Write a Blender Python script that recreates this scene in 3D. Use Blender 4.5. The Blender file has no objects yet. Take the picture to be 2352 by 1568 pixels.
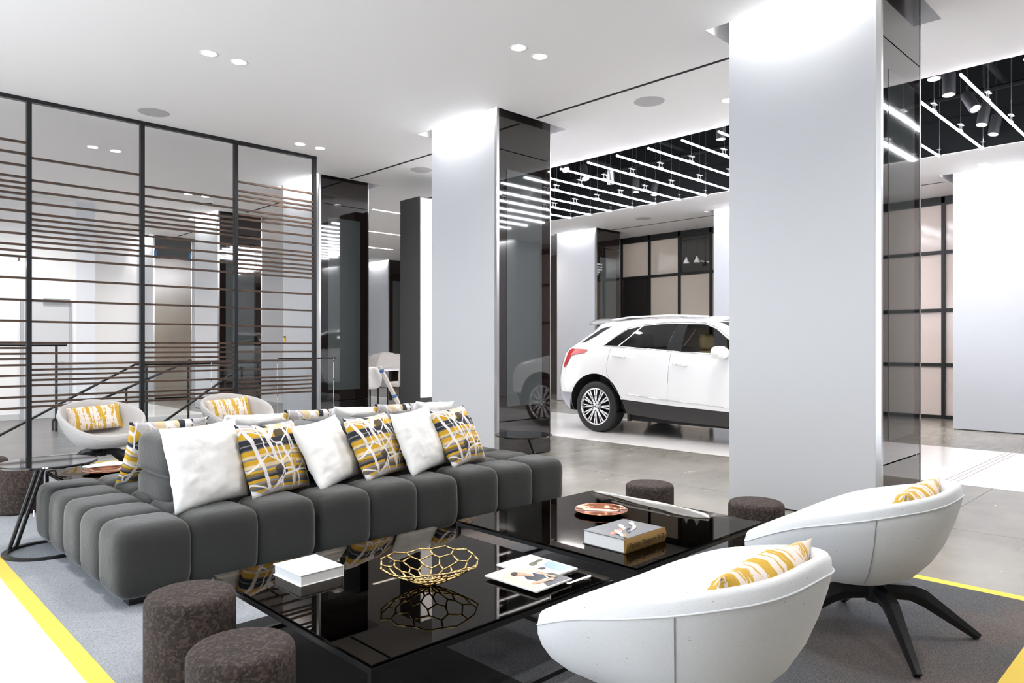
import bpy, bmesh, math, random
from mathutils import Vector, Matrix, noise
from mathutils.geometry import delaunay_2d_cdt
C = bpy.context.scene.collection
S = bpy.context.scene
PI = math.pi
def R(d): return math.radians(d)

# ------------------------------------------------------------------ camera, world, exposure
cam_d = bpy.data.cameras.new('camera'); cam = bpy.data.objects.new('camera', cam_d); C.objects.link(cam)
cam_d.sensor_width = 36.0; cam_d.lens = 1650 / 2352 * 36; cam_d.shift_y = 11 / 2352; cam_d.clip_start = .05
CA = math.atan2(1684, 1650)
cam.location = (0, 0, 1.25); cam.rotation_euler = (PI / 2, 0, CA - PI / 2)
S.camera = cam
W = bpy.data.worlds.new('world'); S.world = W; W.use_nodes = True
W.node_tree.nodes['Background'].inputs[0].default_value = (.86, .93, 1.0, 1)
W.node_tree.nodes['Background'].inputs[1].default_value = 3.0
S.view_settings.view_transform = 'Standard'; S.view_settings.look = 'None'
S.view_settings.exposure = 0.60; S.view_settings.gamma = 1; S.view_settings.use_curve_mapping = False
H = 3.83
LED_STRENGTH = 44.0
WASH_POWER = 20.0
DOWN_POWER = 80.0

# ------------------------------------------------------------------ materials
def lin(c): return tuple(((v / 255 + .055) / 1.055) ** 2.4 if v / 255 > .04045 else v / 255 / 12.92 for v in c)
MATS = {}
def mat(name, col, rough=.5, metal=0, ior=None, spec=None, emit=None, estr=0, coat=0, bump=None, mott=None, sheen=0, alpha=None, trans=0):
    m = bpy.data.materials.new(name); m.use_nodes = True; nt = m.node_tree
    b = nt.nodes['Principled BSDF']
    b.inputs['Base Color'].default_value = (*col, 1); b.inputs['Roughness'].default_value = rough
    b.inputs['Metallic'].default_value = metal
    if ior: b.inputs['IOR'].default_value = ior
    if spec is not None: b.inputs['Specular IOR Level'].default_value = spec
    if emit: b.inputs['Emission Color'].default_value = (*emit, 1); b.inputs['Emission Strength'].default_value = estr
    if coat: b.inputs['Coat Weight'].default_value = coat; b.inputs['Coat Roughness'].default_value = .04
    if sheen: b.inputs['Sheen Weight'].default_value = sheen; b.inputs['Sheen Roughness'].default_value = .4
    if trans: b.inputs['Transmission Weight'].default_value = trans
    if alpha is not None: b.inputs['Alpha'].default_value = alpha
    if bump or mott:
        tc = nt.nodes.new('ShaderNodeTexCoord')
    if mott:   # (scale, colour2, detail, contrast lo, hi)
        n = nt.nodes.new('ShaderNodeTexNoise'); n.inputs['Scale'].default_value = mott[0]; n.inputs['Detail'].default_value = mott[2]
        nt.links.new(tc.outputs['Object'], n.inputs['Vector'])
        r = nt.nodes.new('ShaderNodeValToRGB'); r.color_ramp.elements[0].position = mott[3]; r.color_ramp.elements[1].position = mott[4]
        r.color_ramp.elements[0].color = (*col, 1); r.color_ramp.elements[1].color = (*mott[1], 1)
        nt.links.new(n.outputs['Fac'], r.inputs['Fac']); nt.links.new(r.outputs['Color'], b.inputs['Base Color'])
    if bump:   # (scale, strength, distance)
        n = nt.nodes.new('ShaderNodeTexNoise'); n.inputs['Scale'].default_value = bump[0]; n.inputs['Detail'].default_value = 4
        nt.links.new(tc.outputs['Object'], n.inputs['Vector'])
        bp = nt.nodes.new('ShaderNodeBump'); bp.inputs['Strength'].default_value = bump[1]; bp.inputs['Distance'].default_value = bump[2]
        nt.links.new(n.outputs['Fac'], bp.inputs['Height']); nt.links.new(bp.outputs['Normal'], b.inputs['Normal'])
    MATS[name] = m
    return m
class NT:
    def __init__(s, m): s.t = m.node_tree; s.b = s.t.nodes['Principled BSDF']
    def n(s, typ, **kw):
        x = s.t.nodes.new(typ)
        for k, v in kw.items(): setattr(x, k, v)
        return x
    def l(s, a, b): s.t.links.new(a, b)
    def val(s, sock, v):
        if isinstance(v, (int, float)): sock.default_value = v
        elif isinstance(v, tuple): sock.default_value = (*v, 1) if len(v) == 3 and sock.type == 'RGBA' else v
        else: s.l(v, sock)
    def math(s, op, a, b=0.0, c=0.0):
        x = s.n('ShaderNodeMath', operation=op)
        s.val(x.inputs[0], a); s.val(x.inputs[1], b); s.val(x.inputs[2], c)
        return x.outputs[0]
    def mix(s, f, a, b):
        x = s.n('ShaderNodeMix', data_type='RGBA')
        s.val(x.inputs[0], f); s.val(x.inputs[6], a); s.val(x.inputs[7], b)
        return x.outputs[2]
    def ramp(s, f, stops, interp='LINEAR'):
        x = s.n('ShaderNodeValToRGB'); cr = x.color_ramp; cr.interpolation = interp
        while len(cr.elements) < len(stops): cr.elements.new(.5)
        for e, (p, c) in zip(cr.elements, stops): e.position = p; e.color = (*c, 1)
        s.l(f, x.inputs[0]); return x.outputs[0]
    def noise(s, v, scale, detail=2, rough=.5):
        x = s.n('ShaderNodeTexNoise'); x.inputs['Scale'].default_value = scale; x.inputs['Detail'].default_value = detail
        x.inputs['Roughness'].default_value = rough; s.l(v, x.inputs['Vector']); return x.outputs['Fac']
    def coord(s, which='Object'): return s.n('ShaderNodeTexCoord').outputs[which]
    def mapping(s, v, scale=(1, 1, 1), loc=(0, 0, 0), rot=(0, 0, 0)):
        x = s.n('ShaderNodeMapping'); x.inputs['Scale'].default_value = scale; x.inputs['Location'].default_value = loc
        x.inputs['Rotation'].default_value = rot; s.l(v, x.inputs['Vector']); return x.outputs[0]
    def sep(s, v):
        x = s.n('ShaderNodeSeparateXYZ'); s.l(v, x.inputs[0]); return x.outputs
    def bump(s, h, st, d):
        x = s.n('ShaderNodeBump'); x.inputs['Strength'].default_value = st; x.inputs['Distance'].default_value = d
        s.l(h, x.inputs['Height']); s.l(x.outputs[0], s.b.inputs['Normal'])

white_paint = mat('white paint', (.89, .89, .90), .55)
white_panel = mat('satin white panel', (.55, .565, .60), .35, bump=(.9, .05, .01))
ceil_paint = mat('ceiling paint', (.90, .89, .89), .7)
black_int = mat('black coffer paint', (.003, .0035, .004), .9, spec=.1)
black_metal = mat('black metal', (.012, .012, .013), .38, .2)
dark_steel = mat('dark steel', (.014, .015, .018), .4, .3)
chrome = mat('polished chrome', (.75, .76, .78), .08, 1)
brushed = mat('brushed steel', (.62, .62, .63), .28, 1)
dark_glass = mat('dark bronze glass', (.010, .006, .005), .015, ior=1.5, coat=1.0)
inset_glass = mat('grey inset glass', (.065, .074, .074), .03, ior=1.55, coat=1.0)
plinth_mat = mat('dark plinth glass', (.012, .009, .009), .05, ior=1.9)
taupe_film = mat('taupe film', lin((158, 148, 134)), .18, ior=1.6, mott=(.8, lin((130, 120, 108)), 2, .3, .7))
led_mat = mat('led tube light', (1, 1, 1), emit=(.93, .94, 1.0), estr=LED_STRENGTH)
led_line = mat('recessed light line', (1, 1, 1), emit=(1, .97, .93), estr=4)
lamp_disc = mat('lamp disc', (1, 1, 1), emit=(1, .97, .92), estr=9)
spk_mat = mat('speaker grille', (.50, .50, .50), .8, bump=(400, .2, .001))
slot_mat = mat('slot black', (.004, .004, .004), .8)
walnut = mat('walnut slat', lin((54, 40, 34)), .5, mott=(9, lin((86, 62, 44)), 3, .35, .7))
frost_beige = mat('frosted beige glass', lin((214, 200, 186)), .12, ior=1.6, mott=(.5, lin((196, 184, 170)), 1, .3, .7))
frost_pink = mat('frosted pink beige glass', lin((228, 212, 204)), .1, ior=1.6)
dark_pane = mat('dark clear pane', (.02, .018, .016), .03, ior=1.9)
black_frame = mat('black window frame', (.008, .008, .008), .45)
tape_blue = mat('blue tape', lin((84, 122, 170)), .7)
def bronze_glass(name, tint, ior, glossy):
    m = mat(name, (0, 0, 0)); k = NT(m); t = m.node_tree
    t.nodes.remove(k.b); out = [n for n in t.nodes if n.type == 'OUTPUT_MATERIAL'][0]
    fr = k.n('ShaderNodeFresnel'); fr.inputs[0].default_value = ior
    tr = k.n('ShaderNodeBsdfTransparent'); tr.inputs[0].default_value = (*tint, 1)
    gl = k.n('ShaderNodeBsdfGlossy'); gl.inputs['Color'].default_value = (*glossy, 1); gl.inputs['Roughness'].default_value = .012
    mx = k.n('ShaderNodeMixShader'); k.l(fr.outputs[0], mx.inputs[0]); k.l(tr.outputs[0], mx.inputs[1]); k.l(gl.outputs[0], mx.inputs[2])
    k.l(mx.outputs[0], out.inputs[0]); return m
smoked = bronze_glass('smoked table glass', (.36, .35, .33), 1.45, (.50, .46, .42))
clear_glass = bronze_glass('clear balustrade glass', (.93, .95, .96), 1.35, (1, 1, 1))
car_glass = bronze_glass('car privacy glass', (.10, .10, .10), 1.5, (1, 1, 1))
car_clear = bronze_glass('car clear glass', (.8, .84, .84), 1.4, (1, 1, 1))

# sofa fabric
sofa_mat = mat('charcoal sofa fabric', (.024, .025, .0235), .85, sheen=.36, bump=(42, .35, .006))
chair_mat = mat('pale grey felt', (.52, .54, .57), .9, sheen=.3); k = NT(chair_mat)
v = k.coord(); f1 = k.noise(k.mapping(v, (18, 18, 60)), 3, 3); f2 = k.noise(v, 260, 2)
c = k.mix(f2, (.70, .72, .75), (.84, .86, .88)); sp = k.math('GREATER_THAN', f1, .73)
k.l(k.mix(sp, c, (.40, .41, .44)), k.b.inputs['Base Color']); k.bump(f2, .2, .002)
chair_mat2 = mat('warm grey felt', lin((182, 178, 176)), .9, sheen=.3, bump=(260, .2, .002))
# cork
cork = mat('dark cork', (.05, .035, .03), .85); k = NT(cork); v = k.coord()
vo = k.n('ShaderNodeTexVoronoi'); vo.inputs['Scale'].default_value = 120; k.l(v, vo.inputs['Vector'])
nf = k.noise(v, 40, 6, .7); g = k.math('MULTIPLY', vo.outputs['Distance'], 1.0)
colr = k.sep(vo.outputs['Color'])[0]
nf2 = k.noise(v, 12, 3)
base = k.ramp(colr, [(0, lin((32, 25, 22))), (.5, lin((50, 40, 36))), (1, lin((88, 73, 66)))])
base = k.mix(k.math('GREATER_THAN', nf, .60), base, lin((20, 16, 14)))
base = k.mix(k.math('MULTIPLY', nf2, .5), base, lin((52, 40, 36)))
k.l(base, k.b.inputs['Base Color']); k.bump(k.math('ADD', k.math('MULTIPLY', nf, 2.0), colr), .8, .005)
# rug
rug_mat = mat('woven grey rug', (.2, .21, .23), .95); k = NT(rug_mat); v = k.coord(); xyz = k.sep(v)
def box(x0, x1, y0, y1):
    a = k.math('GREATER_THAN', xyz[0], x0); b = k.math('LESS_THAN', xyz[0], x1)
    c_ = k.math('GREATER_THAN', xyz[1], y0); d = k.math('LESS_THAN', xyz[1], y1)
    return k.math('MULTIPLY', k.math('MULTIPLY', a, b), k.math('MULTIPLY', c_, d))
fine = k.noise(v, 150, 4, .8); big = k.noise(v, 3, 3)
wv = k.noise(k.mapping(v, (1, 9, 1), rot=(0, 0, .7)), 26, 3)
fine = k.ramp(fine, [(.32, (0, 0, 0)), (.68, (1, 1, 1))])
gb = k.mix(fine, lin((120, 123, 128)), lin((196, 200, 206)))
gb = k.mix(k.math('MULTIPLY', big, .5), gb, lin((120, 124, 132)))
brown = k.mix(fine, lin((60, 54, 52)), lin((128, 118, 114)))
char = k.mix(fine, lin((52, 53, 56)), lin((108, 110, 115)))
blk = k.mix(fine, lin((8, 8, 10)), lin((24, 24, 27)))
c = gb
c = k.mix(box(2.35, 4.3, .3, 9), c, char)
c = k.mix(k.math('MULTIPLY', box(2.0, 4.4, .3, 9), k.ramp(k.noise(v, 1.1, 2), [(.44, (0, 0, 0)), (.58, (1, 1, 1))])), c, brown)
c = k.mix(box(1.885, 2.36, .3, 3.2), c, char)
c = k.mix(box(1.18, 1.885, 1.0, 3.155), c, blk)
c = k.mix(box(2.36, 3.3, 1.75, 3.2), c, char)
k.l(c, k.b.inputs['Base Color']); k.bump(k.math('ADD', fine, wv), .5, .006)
yellow_band = mat('yellow rug border', lin((228, 198, 84)), .85, bump=(300, .3, .003))
# concrete
conc = mat('polished concrete', (.3, .3, .3), .2); k = NT(conc); v = k.coord(); xyz = k.sep(v)
n1 = k.noise(v, .7, 6, .62); n2 = k.noise(k.mapping(v, (1, 3, 1)), 2.2, 5, .6)
c = k.ramp(n1, [(.3, lin((114, 110, 102))), (.5, lin((138, 134, 125))), (.7, lin((160, 155, 146)))])
c = k.mix(k.math('MULTIPLY', n2, .5), c, lin((126, 122, 114)))
def joint(s, off, per):
    d = k.math('ABSOLUTE', k.math('SUBTRACT', k.math('MODULO', k.math('ADD', s, 40 * per - off), per), per / 2))
    return k.math('GREATER_THAN', d, per / 2 - .006)
jj = k.math('MAXIMUM', joint(xyz[0], 5.62, 3.6), joint(xyz[1], 1.55, 4.02))
k.l(k.mix(jj, c, lin((88, 83, 76))), k.b.inputs['Base Color'])
k.l(k.ramp(n2, [(.3, (.14, .14, .14)), (.7, (.28, .28, .28))]), k.b.inputs['Roughness'])
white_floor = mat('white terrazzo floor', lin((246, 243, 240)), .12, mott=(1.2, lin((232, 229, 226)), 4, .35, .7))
wood_floor = mat('dark grey plank floor', lin((96, 94, 94)), .35); k = NT(wood_floor); v = k.coord()
g1 = k.noise(k.mapping(v, (1.2, 16, 1)), 1.6, 5, .6); k.l(k.ramp(g1, [(.3, lin((78, 76, 78))), (.7, lin((124, 121, 120)))]), k.b.inputs['Base Color'])
# pillows
pil_white = mat('white cotton', (.93, .93, .92), .85, sheen=.2, bump=(14, .25, .02))
pil_pat = mat('geometric cushion print', (.5, .5, .5), .8); k = NT(pil_pat); uv = k.coord('UV'); u_ = k.sep(uv)
dn = k.noise(uv, 1.3, 1); vv = k.math('ADD', u_[1], k.math('MULTIPLY', k.math('SUBTRACT', dn, .5), .16))
OCH = lin((206, 160, 28)); NAV = lin((34, 36, 46)); CRM = lin((222, 200, 160)); GRY = lin((138, 136, 140)); OLV = lin((128, 104, 48)); LGR = lin((196, 192, 196)); SLT = lin((84, 88, 100))
seq = [(0, CRM), (.03, LGR), (.06, OCH), (.09, SLT), (.13, OLV), (.16, GRY), (.19, OCH), (.23, NAV), (.26, SLT), (.285, OLV), (.32, OCH), (.345, GRY), (.38, CRM), (.43, OCH), (.50, GRY), (.52, CRM), (.56, OCH), (.63, SLT), (.65, NAV), (.69, GRY), (.705, NAV), (.77, GRY), (.785, OCH), (.86, GRY), (.875, CRM), (.93, NAV)]
base = k.ramp(vv, seq, 'CONSTANT')
vo = k.n('ShaderNodeTexVoronoi'); vo.feature = 'F1'; vo.inputs['Scale'].default_value = 4.2; vo.inputs['Randomness'].default_value = .55; k.l(uv, vo.inputs['Vector'])
cs = k.sep(vo.outputs['Color'])
base = k.mix(k.math('MULTIPLY', k.math('GREATER_THAN', cs[0], .74), .85), base, k.ramp(k.math('ADD', cs[1], k.math('MULTIPLY', u_[1], .0)), [(0, NAV), (.25, OLV), (.45, LGR), (.65, CRM), (.8, OCH)], 'CONSTANT'))
ve = k.n('ShaderNodeTexVoronoi'); ve.feature = 'DISTANCE_TO_EDGE'; ve.inputs['Scale'].default_value = 2.7; ve.inputs['Randomness'].default_value = .7
k.l(k.mapping(uv, (1.15, .85, 1), (.37, .2, 0)), ve.inputs['Vector'])
ve2 = k.n('ShaderNodeTexVoronoi'); ve2.feature = 'DISTANCE_TO_EDGE'; ve2.inputs['Scale'].default_value = 2.1; ve2.inputs['Randomness'].default_value = .8
k.l(k.mapping(uv, (1.2, .9, 1), (.9, .65, 0)), ve2.inputs['Vector'])
ln = k.math('MAXIMUM', k.math('LESS_THAN', ve.outputs['Distance'], .024), k.math('LESS_THAN', ve2.outputs['Distance'], .020))
k.l(k.mix(ln, base, lin((232, 228, 228))), k.b.inputs['Base Color'])
pil_yel = mat('ochre brushstroke print', (.5, .5, .5), .8); k = NT(pil_yel); uv = k.coord('UV'); u_ = k.sep(uv)
st = k.noise(k.mapping(uv, (9, .5, 1)), 1.0, 3, .6); sp = k.noise(k.mapping(uv, (16, 5, 1)), 2.0, 4, .65)
mk = k.math('ADD', st, k.math('MULTIPLY', k.math('SUBTRACT', sp, .5), .35))
fac = k.ramp(mk, [(.50, (0, 0, 0)), (.515, (1, 1, 1))])
k.l(k.mix(fac, lin((226, 214, 206)), lin((200, 160, 52))), k.b.inputs['Base Color'])

# ------------------------------------------------------------------ mesh helpers
def obj(name, bm, m, parent=None, smooth=False, loc=None, normals=True):
    if normals: bmesh.ops.recalc_face_normals(bm, faces=bm.faces)
    me = bpy.data.meshes.new(name); bm.to_mesh(me); bm.free()
    for mm in (m if isinstance(m, (list, tuple)) else [m]): me.materials.append(mm)
    if smooth:
        for p in me.polygons: p.use_smooth = True
        if smooth == 'auto':
            try: me.set_sharp_from_angle(angle=R(35))
            except Exception: pass
    o = bpy.data.objects.new(name, me); C.objects.link(o)
    if parent: o.parent = parent
    if loc: o.location = loc
    return o
def tag(o, label=None, cat=None, group=None, kind=None):
    if label: o['label'] = label
    if cat: o['category'] = cat
    if group: o['group'] = group
    if kind: o['kind'] = kind
    return o
def thing(name, label, cat, loc=(0, 0, 0), rz=0, group=None):
    o = bpy.data.objects.new(name, None); C.objects.link(o); o.location = loc; o.rotation_euler = (0, 0, rz); o.empty_display_size = .1
    return tag(o, label, cat, group)
def dup(root, loc, rz=None, label=None, group=None):
    r = root.copy(); C.objects.link(r); r.location = loc
    if rz is not None: r.rotation_euler = (0, 0, rz)
    if label: r['label'] = label
    if group: r['group'] = group
    for ch in list(root.children):
        c_ = ch.copy(); C.objects.link(c_); c_.parent = r
        for g_ in list(ch.children):
            d_ = g_.copy(); C.objects.link(d_); d_.parent = c_
    return r
def BM(): return bmesh.new()
def bx(bm, x0, x1, y0, y1, z0, z1, mi=0):
    vs = [bm.verts.new(p) for p in ((x0, y0, z0), (x1, y0, z0), (x1, y1, z0), (x0, y1, z0), (x0, y0, z1), (x1, y0, z1), (x1, y1, z1), (x0, y1, z1))]
    for f in ((3, 2, 1, 0), (4, 5, 6, 7), (0, 1, 5, 4), (1, 2, 6, 5), (2, 3, 7, 6), (3, 0, 4, 7)):
        bm.faces.new([vs[i] for i in f]).material_index = mi
    return vs
def tube(bm, a, b, r, n=10, r2=None, mi=0, cap=True):
    a = Vector(a); b = Vector(b); d = (b - a).normalized(); q = d.orthogonal().normalized(); w = d.cross(q); r2 = r if r2 is None else r2
    A = [bm.verts.new(a + (q * math.cos(t) + w * math.sin(t)) * r) for t in [2 * PI * i / n for i in range(n)]]
    B = [bm.verts.new(b + (q * math.cos(t) + w * math.sin(t)) * r2) for t in [2 * PI * i / n for i in range(n)]]
    for i in range(n): bm.faces.new([A[i], A[(i + 1) % n], B[(i + 1) % n], B[i]]).material_index = mi
    if cap: bm.faces.new(A[::-1]).material_index = mi; bm.faces.new(B).material_index = mi
def pathtube(bm, pts, r, n=8, closed=False, flat=1.0):
    pts = [Vector(p) for p in pts]; N = len(pts); rings = []
    for i, p in enumerate(pts):
        a = pts[i - 1] if (i or closed) else p; b = pts[(i + 1) % N] if (i < N - 1 or closed) else p
        d = (b - a).normalized(); up = Vector((0, 0, 1)); q = d.cross(up)
        if q.length < 1e-3: q = Vector((1, 0, 0))
        q.normalize(); w = q.cross(d)
        rings.append([bm.verts.new(p + q * math.cos(t) * r + w * math.sin(t) * r * flat) for t in [2 * PI * j / n for j in range(n)]])
    for i in range(N if closed else N - 1):
        A, B = rings[i], rings[(i + 1) % N]
        for j in range(n): bm.faces.new([A[j], A[(j + 1) % n], B[(j + 1) % n], B[j]])
    if not closed: bm.faces.new(rings[0][::-1]); bm.faces.new(rings[-1])
def lathe(bm, prof, n=48, c=(0, 0, 0), axis='Z', mi=0):
    rings = []
    for (r, z) in prof:
        if r < 1e-5:
            p = (0, 0, z) if axis == 'Z' else (z, 0, 0)
            rings.append([bm.verts.new(Vector(p) + Vector(c))])
        else:
            rings.append([bm.verts.new(Vector((r * math.cos(t), r * math.sin(t), z) if axis == 'Z' else (z, r * math.cos(t), r * math.sin(t))) + Vector(c)) for t in [2 * PI * i / n for i in range(n)]])
    for A, B in zip(rings, rings[1:]):
        for j in range(n):
            if len(A) == 1 and len(B) == 1: continue
            if len(A) == 1: f = [A[0], B[j], B[(j + 1) % n]]
            elif len(B) == 1: f = [A[j], B[0], A[(j + 1) % n]]
            else: f = [A[j], B[j], B[(j + 1) % n], A[(j + 1) % n]]
            bm.faces.new(f).material_index = mi
def prism(bm, poly, z0, z1, mi=0):
    A = [bm.verts.new((x, y, z0)) for x, y in poly]; B = [bm.verts.new((x, y, z1)) for x, y in poly]
    bm.faces.new(A[::-1]).material_index = mi; bm.faces.new(B).material_index = mi; n = len(poly)
    for i in range(n): bm.faces.new([A[i], A[(i + 1) % n], B[(i + 1) % n], B[i]]).material_index = mi
def rbox(x0, x1, y0, y1, z0, z1, r, seg=3):
    bm = BM(); bx(bm, x0, x1, y0, y1, z0, z1); bmesh.ops.bevel(bm, geom=bm.edges[:], offset=r, segments=seg, profile=.5, affect='EDGES'); return bm
def struct(name, bm, m, parent=None, smooth=False):
    o = obj(name, bm, m, parent, smooth)
    if not parent: o['kind'] = 'structure'
    return o
def plate(bm, rect, holes, z, up=.5, mi=0, side_mi=0, cap=False):
    x0, x1, y0, y1 = rect; xs = sorted({x0, x1, *[h[0] for h in holes], *[h[1] for h in holes]}); ys = sorted({y0, y1, *[h[2] for h in holes], *[h[3] for h in holes]})
    xs = [x for x in xs if x0 <= x <= x1]; ys = [y for y in ys if y0 <= y <= y1]; vd = {}
    def V(x, y, zz):
        kk = (round(x, 4), round(y, 4), round(zz, 4))
        if kk not in vd: vd[kk] = bm.verts.new(kk)
        return vd[kk]
    for a, b in zip(xs, xs[1:]):
        for c_, d in zip(ys, ys[1:]):
            mx, my = (a + b) / 2, (c_ + d) / 2
            if any(h[0] < mx < h[1] and h[2] < my < h[3] for h in holes): continue
            bm.faces.new([V(a, c_, z), V(a, d, z), V(b, d, z), V(b, c_, z)]).material_index = mi
    for h in holes:
        q = [(h[0], h[2]), (h[1], h[2]), (h[1], h[3]), (h[0], h[3])]
        for i in range(4):
            (ax, ay), (bx_, by) = q[i], q[(i + 1) % 4]
            bm.faces.new([bm.verts.new((ax, ay, z)), bm.verts.new((bx_, by, z)), bm.verts.new((bx_, by, z + up)), bm.verts.new((ax, ay, z + up))]).material_index = side_mi
        if cap: bm.faces.new([bm.verts.new((x, y, z + up)) for x, y in q]).material_index = side_mi
# ------------------------------------------------------------------ room shell
XB, YB = 15.2, 21.5
pil_a = [(5.33, 1.775, .0), (5.40, 5.75, 0), (5.52, 9.80, 0), (5.62, 13.8, 0), (5.74, 17.8, 0)]
pil_b = [(12.32, 1.93), (12.35, 5.95), (12.35, 9.97), (12.4, 13.99), (12.45, 18.0)]
pil_a0 = [(5.28, -2.24), (5.26, -6.3)]
pil_b0 = [(12.3, -2.1), (12.28, -6.1)]
PW, PD = .87, 1.15
holes = []
for x, y, *_ in pil_a + pil_a0 + pil_b + pil_b0: holes.append((x - .09, x + PW + .18, y - .10, y + PD + .16))
coffer = (7.68, 10.93, -6.5, 9.95)
bm = BM(); plate(bm, (-3.4, XB, -9, YB), holes, H, .45, cap=True)
bm.free()
bm = BM(); plate(bm, (-3.4, XB, -9, YB), holes + [coffer], H, .45)
# close the pillar recesses (not the coffer)
for h in holes:
    bm.faces.new([bm.verts.new(p) for p in ((h[0], h[2], H + .45), (h[1], h[2], H + .45), (h[1], h[3], H + .45), (h[0], h[3], H + .45))])
struct('ceiling', bm, ceil_paint)
bm = BM(); x0, x1, y0, y1 = coffer
for q in (((x0, y0), (x1, y0)), ((x1, y0), (x1, y1)), ((x1, y1), (x0, y1)), ((x0, y1), (x0, y0))):
    (a, b), (c_, d) = q
    bm.faces.new([bm.verts.new(p) for p in ((a, b, H + .45), (c_, d, H + .45), (c_, d, 5.2), (a, b, 5.2))])
bm.faces.new([bm.verts.new(p) for p in ((x0, y0, 5.2), (x1, y0, 5.2), (x1, y1, 5.2), (x0, y1, 5.2))])
for i, yy in enumerate([-5.4 + 1.5 * j for j in range(11)]): tube(bm, (x0 + .1, yy, 4.55), (x1 - .1, yy, 4.55), .035, 6)
for xx in (8.1, 9.3, 10.5): tube(bm, (xx, y0 + .1, 4.45), (xx, y1 - .1, 4.45), .03, 6)
bx(bm, 8.7, 9.2, y0 + .2, y1 - .3, 4.65, 5.0)
struct('trim_1', bm, black_int)
bm = BM()   # black lining of the lowest coffer edge
t = .012
for a in ((x0, x0 + t, y0, y1), (x1 - t, x1, y0, y1), (x0, x1, y0, y0 + t), (x0, x1, y1 - t, y1)): bx(bm, *a, H + .004, H + .46)
struct('trim_2', bm, black_int)
bm = BM(); bx(bm, -3.6, XB + .2, -9.2, YB + .2, 5.25, 5.35); struct('ceiling_slab', bm, black_int)
WLX = -1.7
bm = BM(); bx(bm, WLX - .2, WLX, -9, 1.6, 0, H + .5); bx(bm, WLX - .2, WLX, 9.0, YB, 0, H + .5); bx(bm, WLX - .2, WLX, 1.6, 9.0, 3.1, H + .5); struct('wall_left', bm, white_paint)
bm = BM()
for yy in (1.6, 4.05, 6.5, 8.94): bx(bm, WLX - .14, WLX - .06, yy, yy + .06, 0, 3.1)
bx(bm, WLX - .14, WLX - .06, 1.6, 9.0, 3.05, 3.1); bx(bm, WLX - .14, WLX - .06, 1.6, 9.0, 0, .06); struct('window_2', bm, black_frame)
bm = BM(); bx(bm, -3.4, XB, -9.05, -9, 0, H + .4); struct('wall_near', bm, white_paint)
# floors
bm = BM()
well = (3.35, 5.3, 9.9, 13.5)
def slab(bm, r, z1=0, z0=-.1): bx(bm, r[0], r[1], r[2], r[3], z0, z1)
slab(bm, (4.31, 7.45, -9, 9.1)); slab(bm, (-3.4, 4.31, -9, .57)); slab(bm, (10.1, XB, -9, YB)); slab(bm, (5.3, 7.45, 9.1, YB)); 
slab(bm, (.74, 4.31, .57, 9.1)); struct('floor', bm, conc)
bm = BM(); slab(bm, (7.45, 10.1, -9, YB)); slab(bm, (-3.4, .74, .57, 8.9)); slab(bm, (3.35, 5.3, 13.5, YB)); struct('floor_white', bm, white_floor)  # left slab: concrete made white with the strip's material
bm = BM(); slab(bm, (-3.4, .74, 8.9, YB)); slab(bm, (.74, 3.35, 9.1, YB)); slab(bm, (3.35, 5.3, 9.1, 9.9)); struct('floor_wood', bm, wood_floor)
bm = BM()   # floor drains / three thin grooves on the white strip
for j in range(3): bx(bm, 7.6, 10.6, 1.86 + .05 * j, 1.868 + .05 * j, -.001, .0015)
struct('trim_3', bm, mat('floor groove', lin((150, 140, 132)), .6))
# walls
bm = BM(); bx(bm, -3.4, 3.42, 14.6, 14.75, 0, H); bx(bm, 3.27, 3.42, 14.75, 18.5, 0, H); struct('wall_back', bm, white_paint)
bm = BM(); bx(bm, 3.42, 3.72, 14.6, 14.8, 0, H); struct('wall_return', bm, mat('cool white paint', lin((226, 229, 236)), .5))
bm = BM(); bx(bm, 3.42, 5.6, 18.5, 18.65, 0, H); bx(bm, 3.3, XB, YB - .15, YB, 0, H); struct('wall_far', bm, white_paint)
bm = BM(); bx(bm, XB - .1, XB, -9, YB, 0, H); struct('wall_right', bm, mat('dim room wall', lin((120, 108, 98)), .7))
bm = BM(); bx(bm, -3.4, 3.4, 14.585, 14.6, 0, .1); struct('baseboard_back', bm, mat('white baseboard', lin((200, 202, 205)), .5))
# stair well
bm = BM(); x0, x1, y0, y1 = well; t = .03
bx(bm, x0 - t, x0, y0, y1, -1.6, -.1); bx(bm, x1, x1 + t, y0, y1, -1.6, -.1); bx(bm, x0, x1, y1, y1 + t, -1.6, -.1); bx(bm, x0, x1, y0 - t, y0, -1.6, -.1)
bx(bm, x0, x1, y0, y1, -1.7, -1.6)
struct('wall_stairwell', bm, mat('dark stair cladding', lin((62, 62, 66)), .35))
t = thing('staircase', 'dark stair flight going down behind the glass balustrade', 'staircase', (well[0], 11.2, 0))
for j in range(8):
    bm = BM(); bx(bm, .02 + .22 * j, .26 + .22 * j, -1.28, .0, -1.5, -.17 * (8 - j) + .02)
    obj('step', bm, MATS['dark stair cladding'], t)
bm = BM(); bx(bm, .0, 1.93, .02, .10, -1.5, .14); bx(bm, 0, 1.93, .95, 1.02, -1.5, -.02); obj('stringer', bm, MATS['dark stair cladding'], t)

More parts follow.
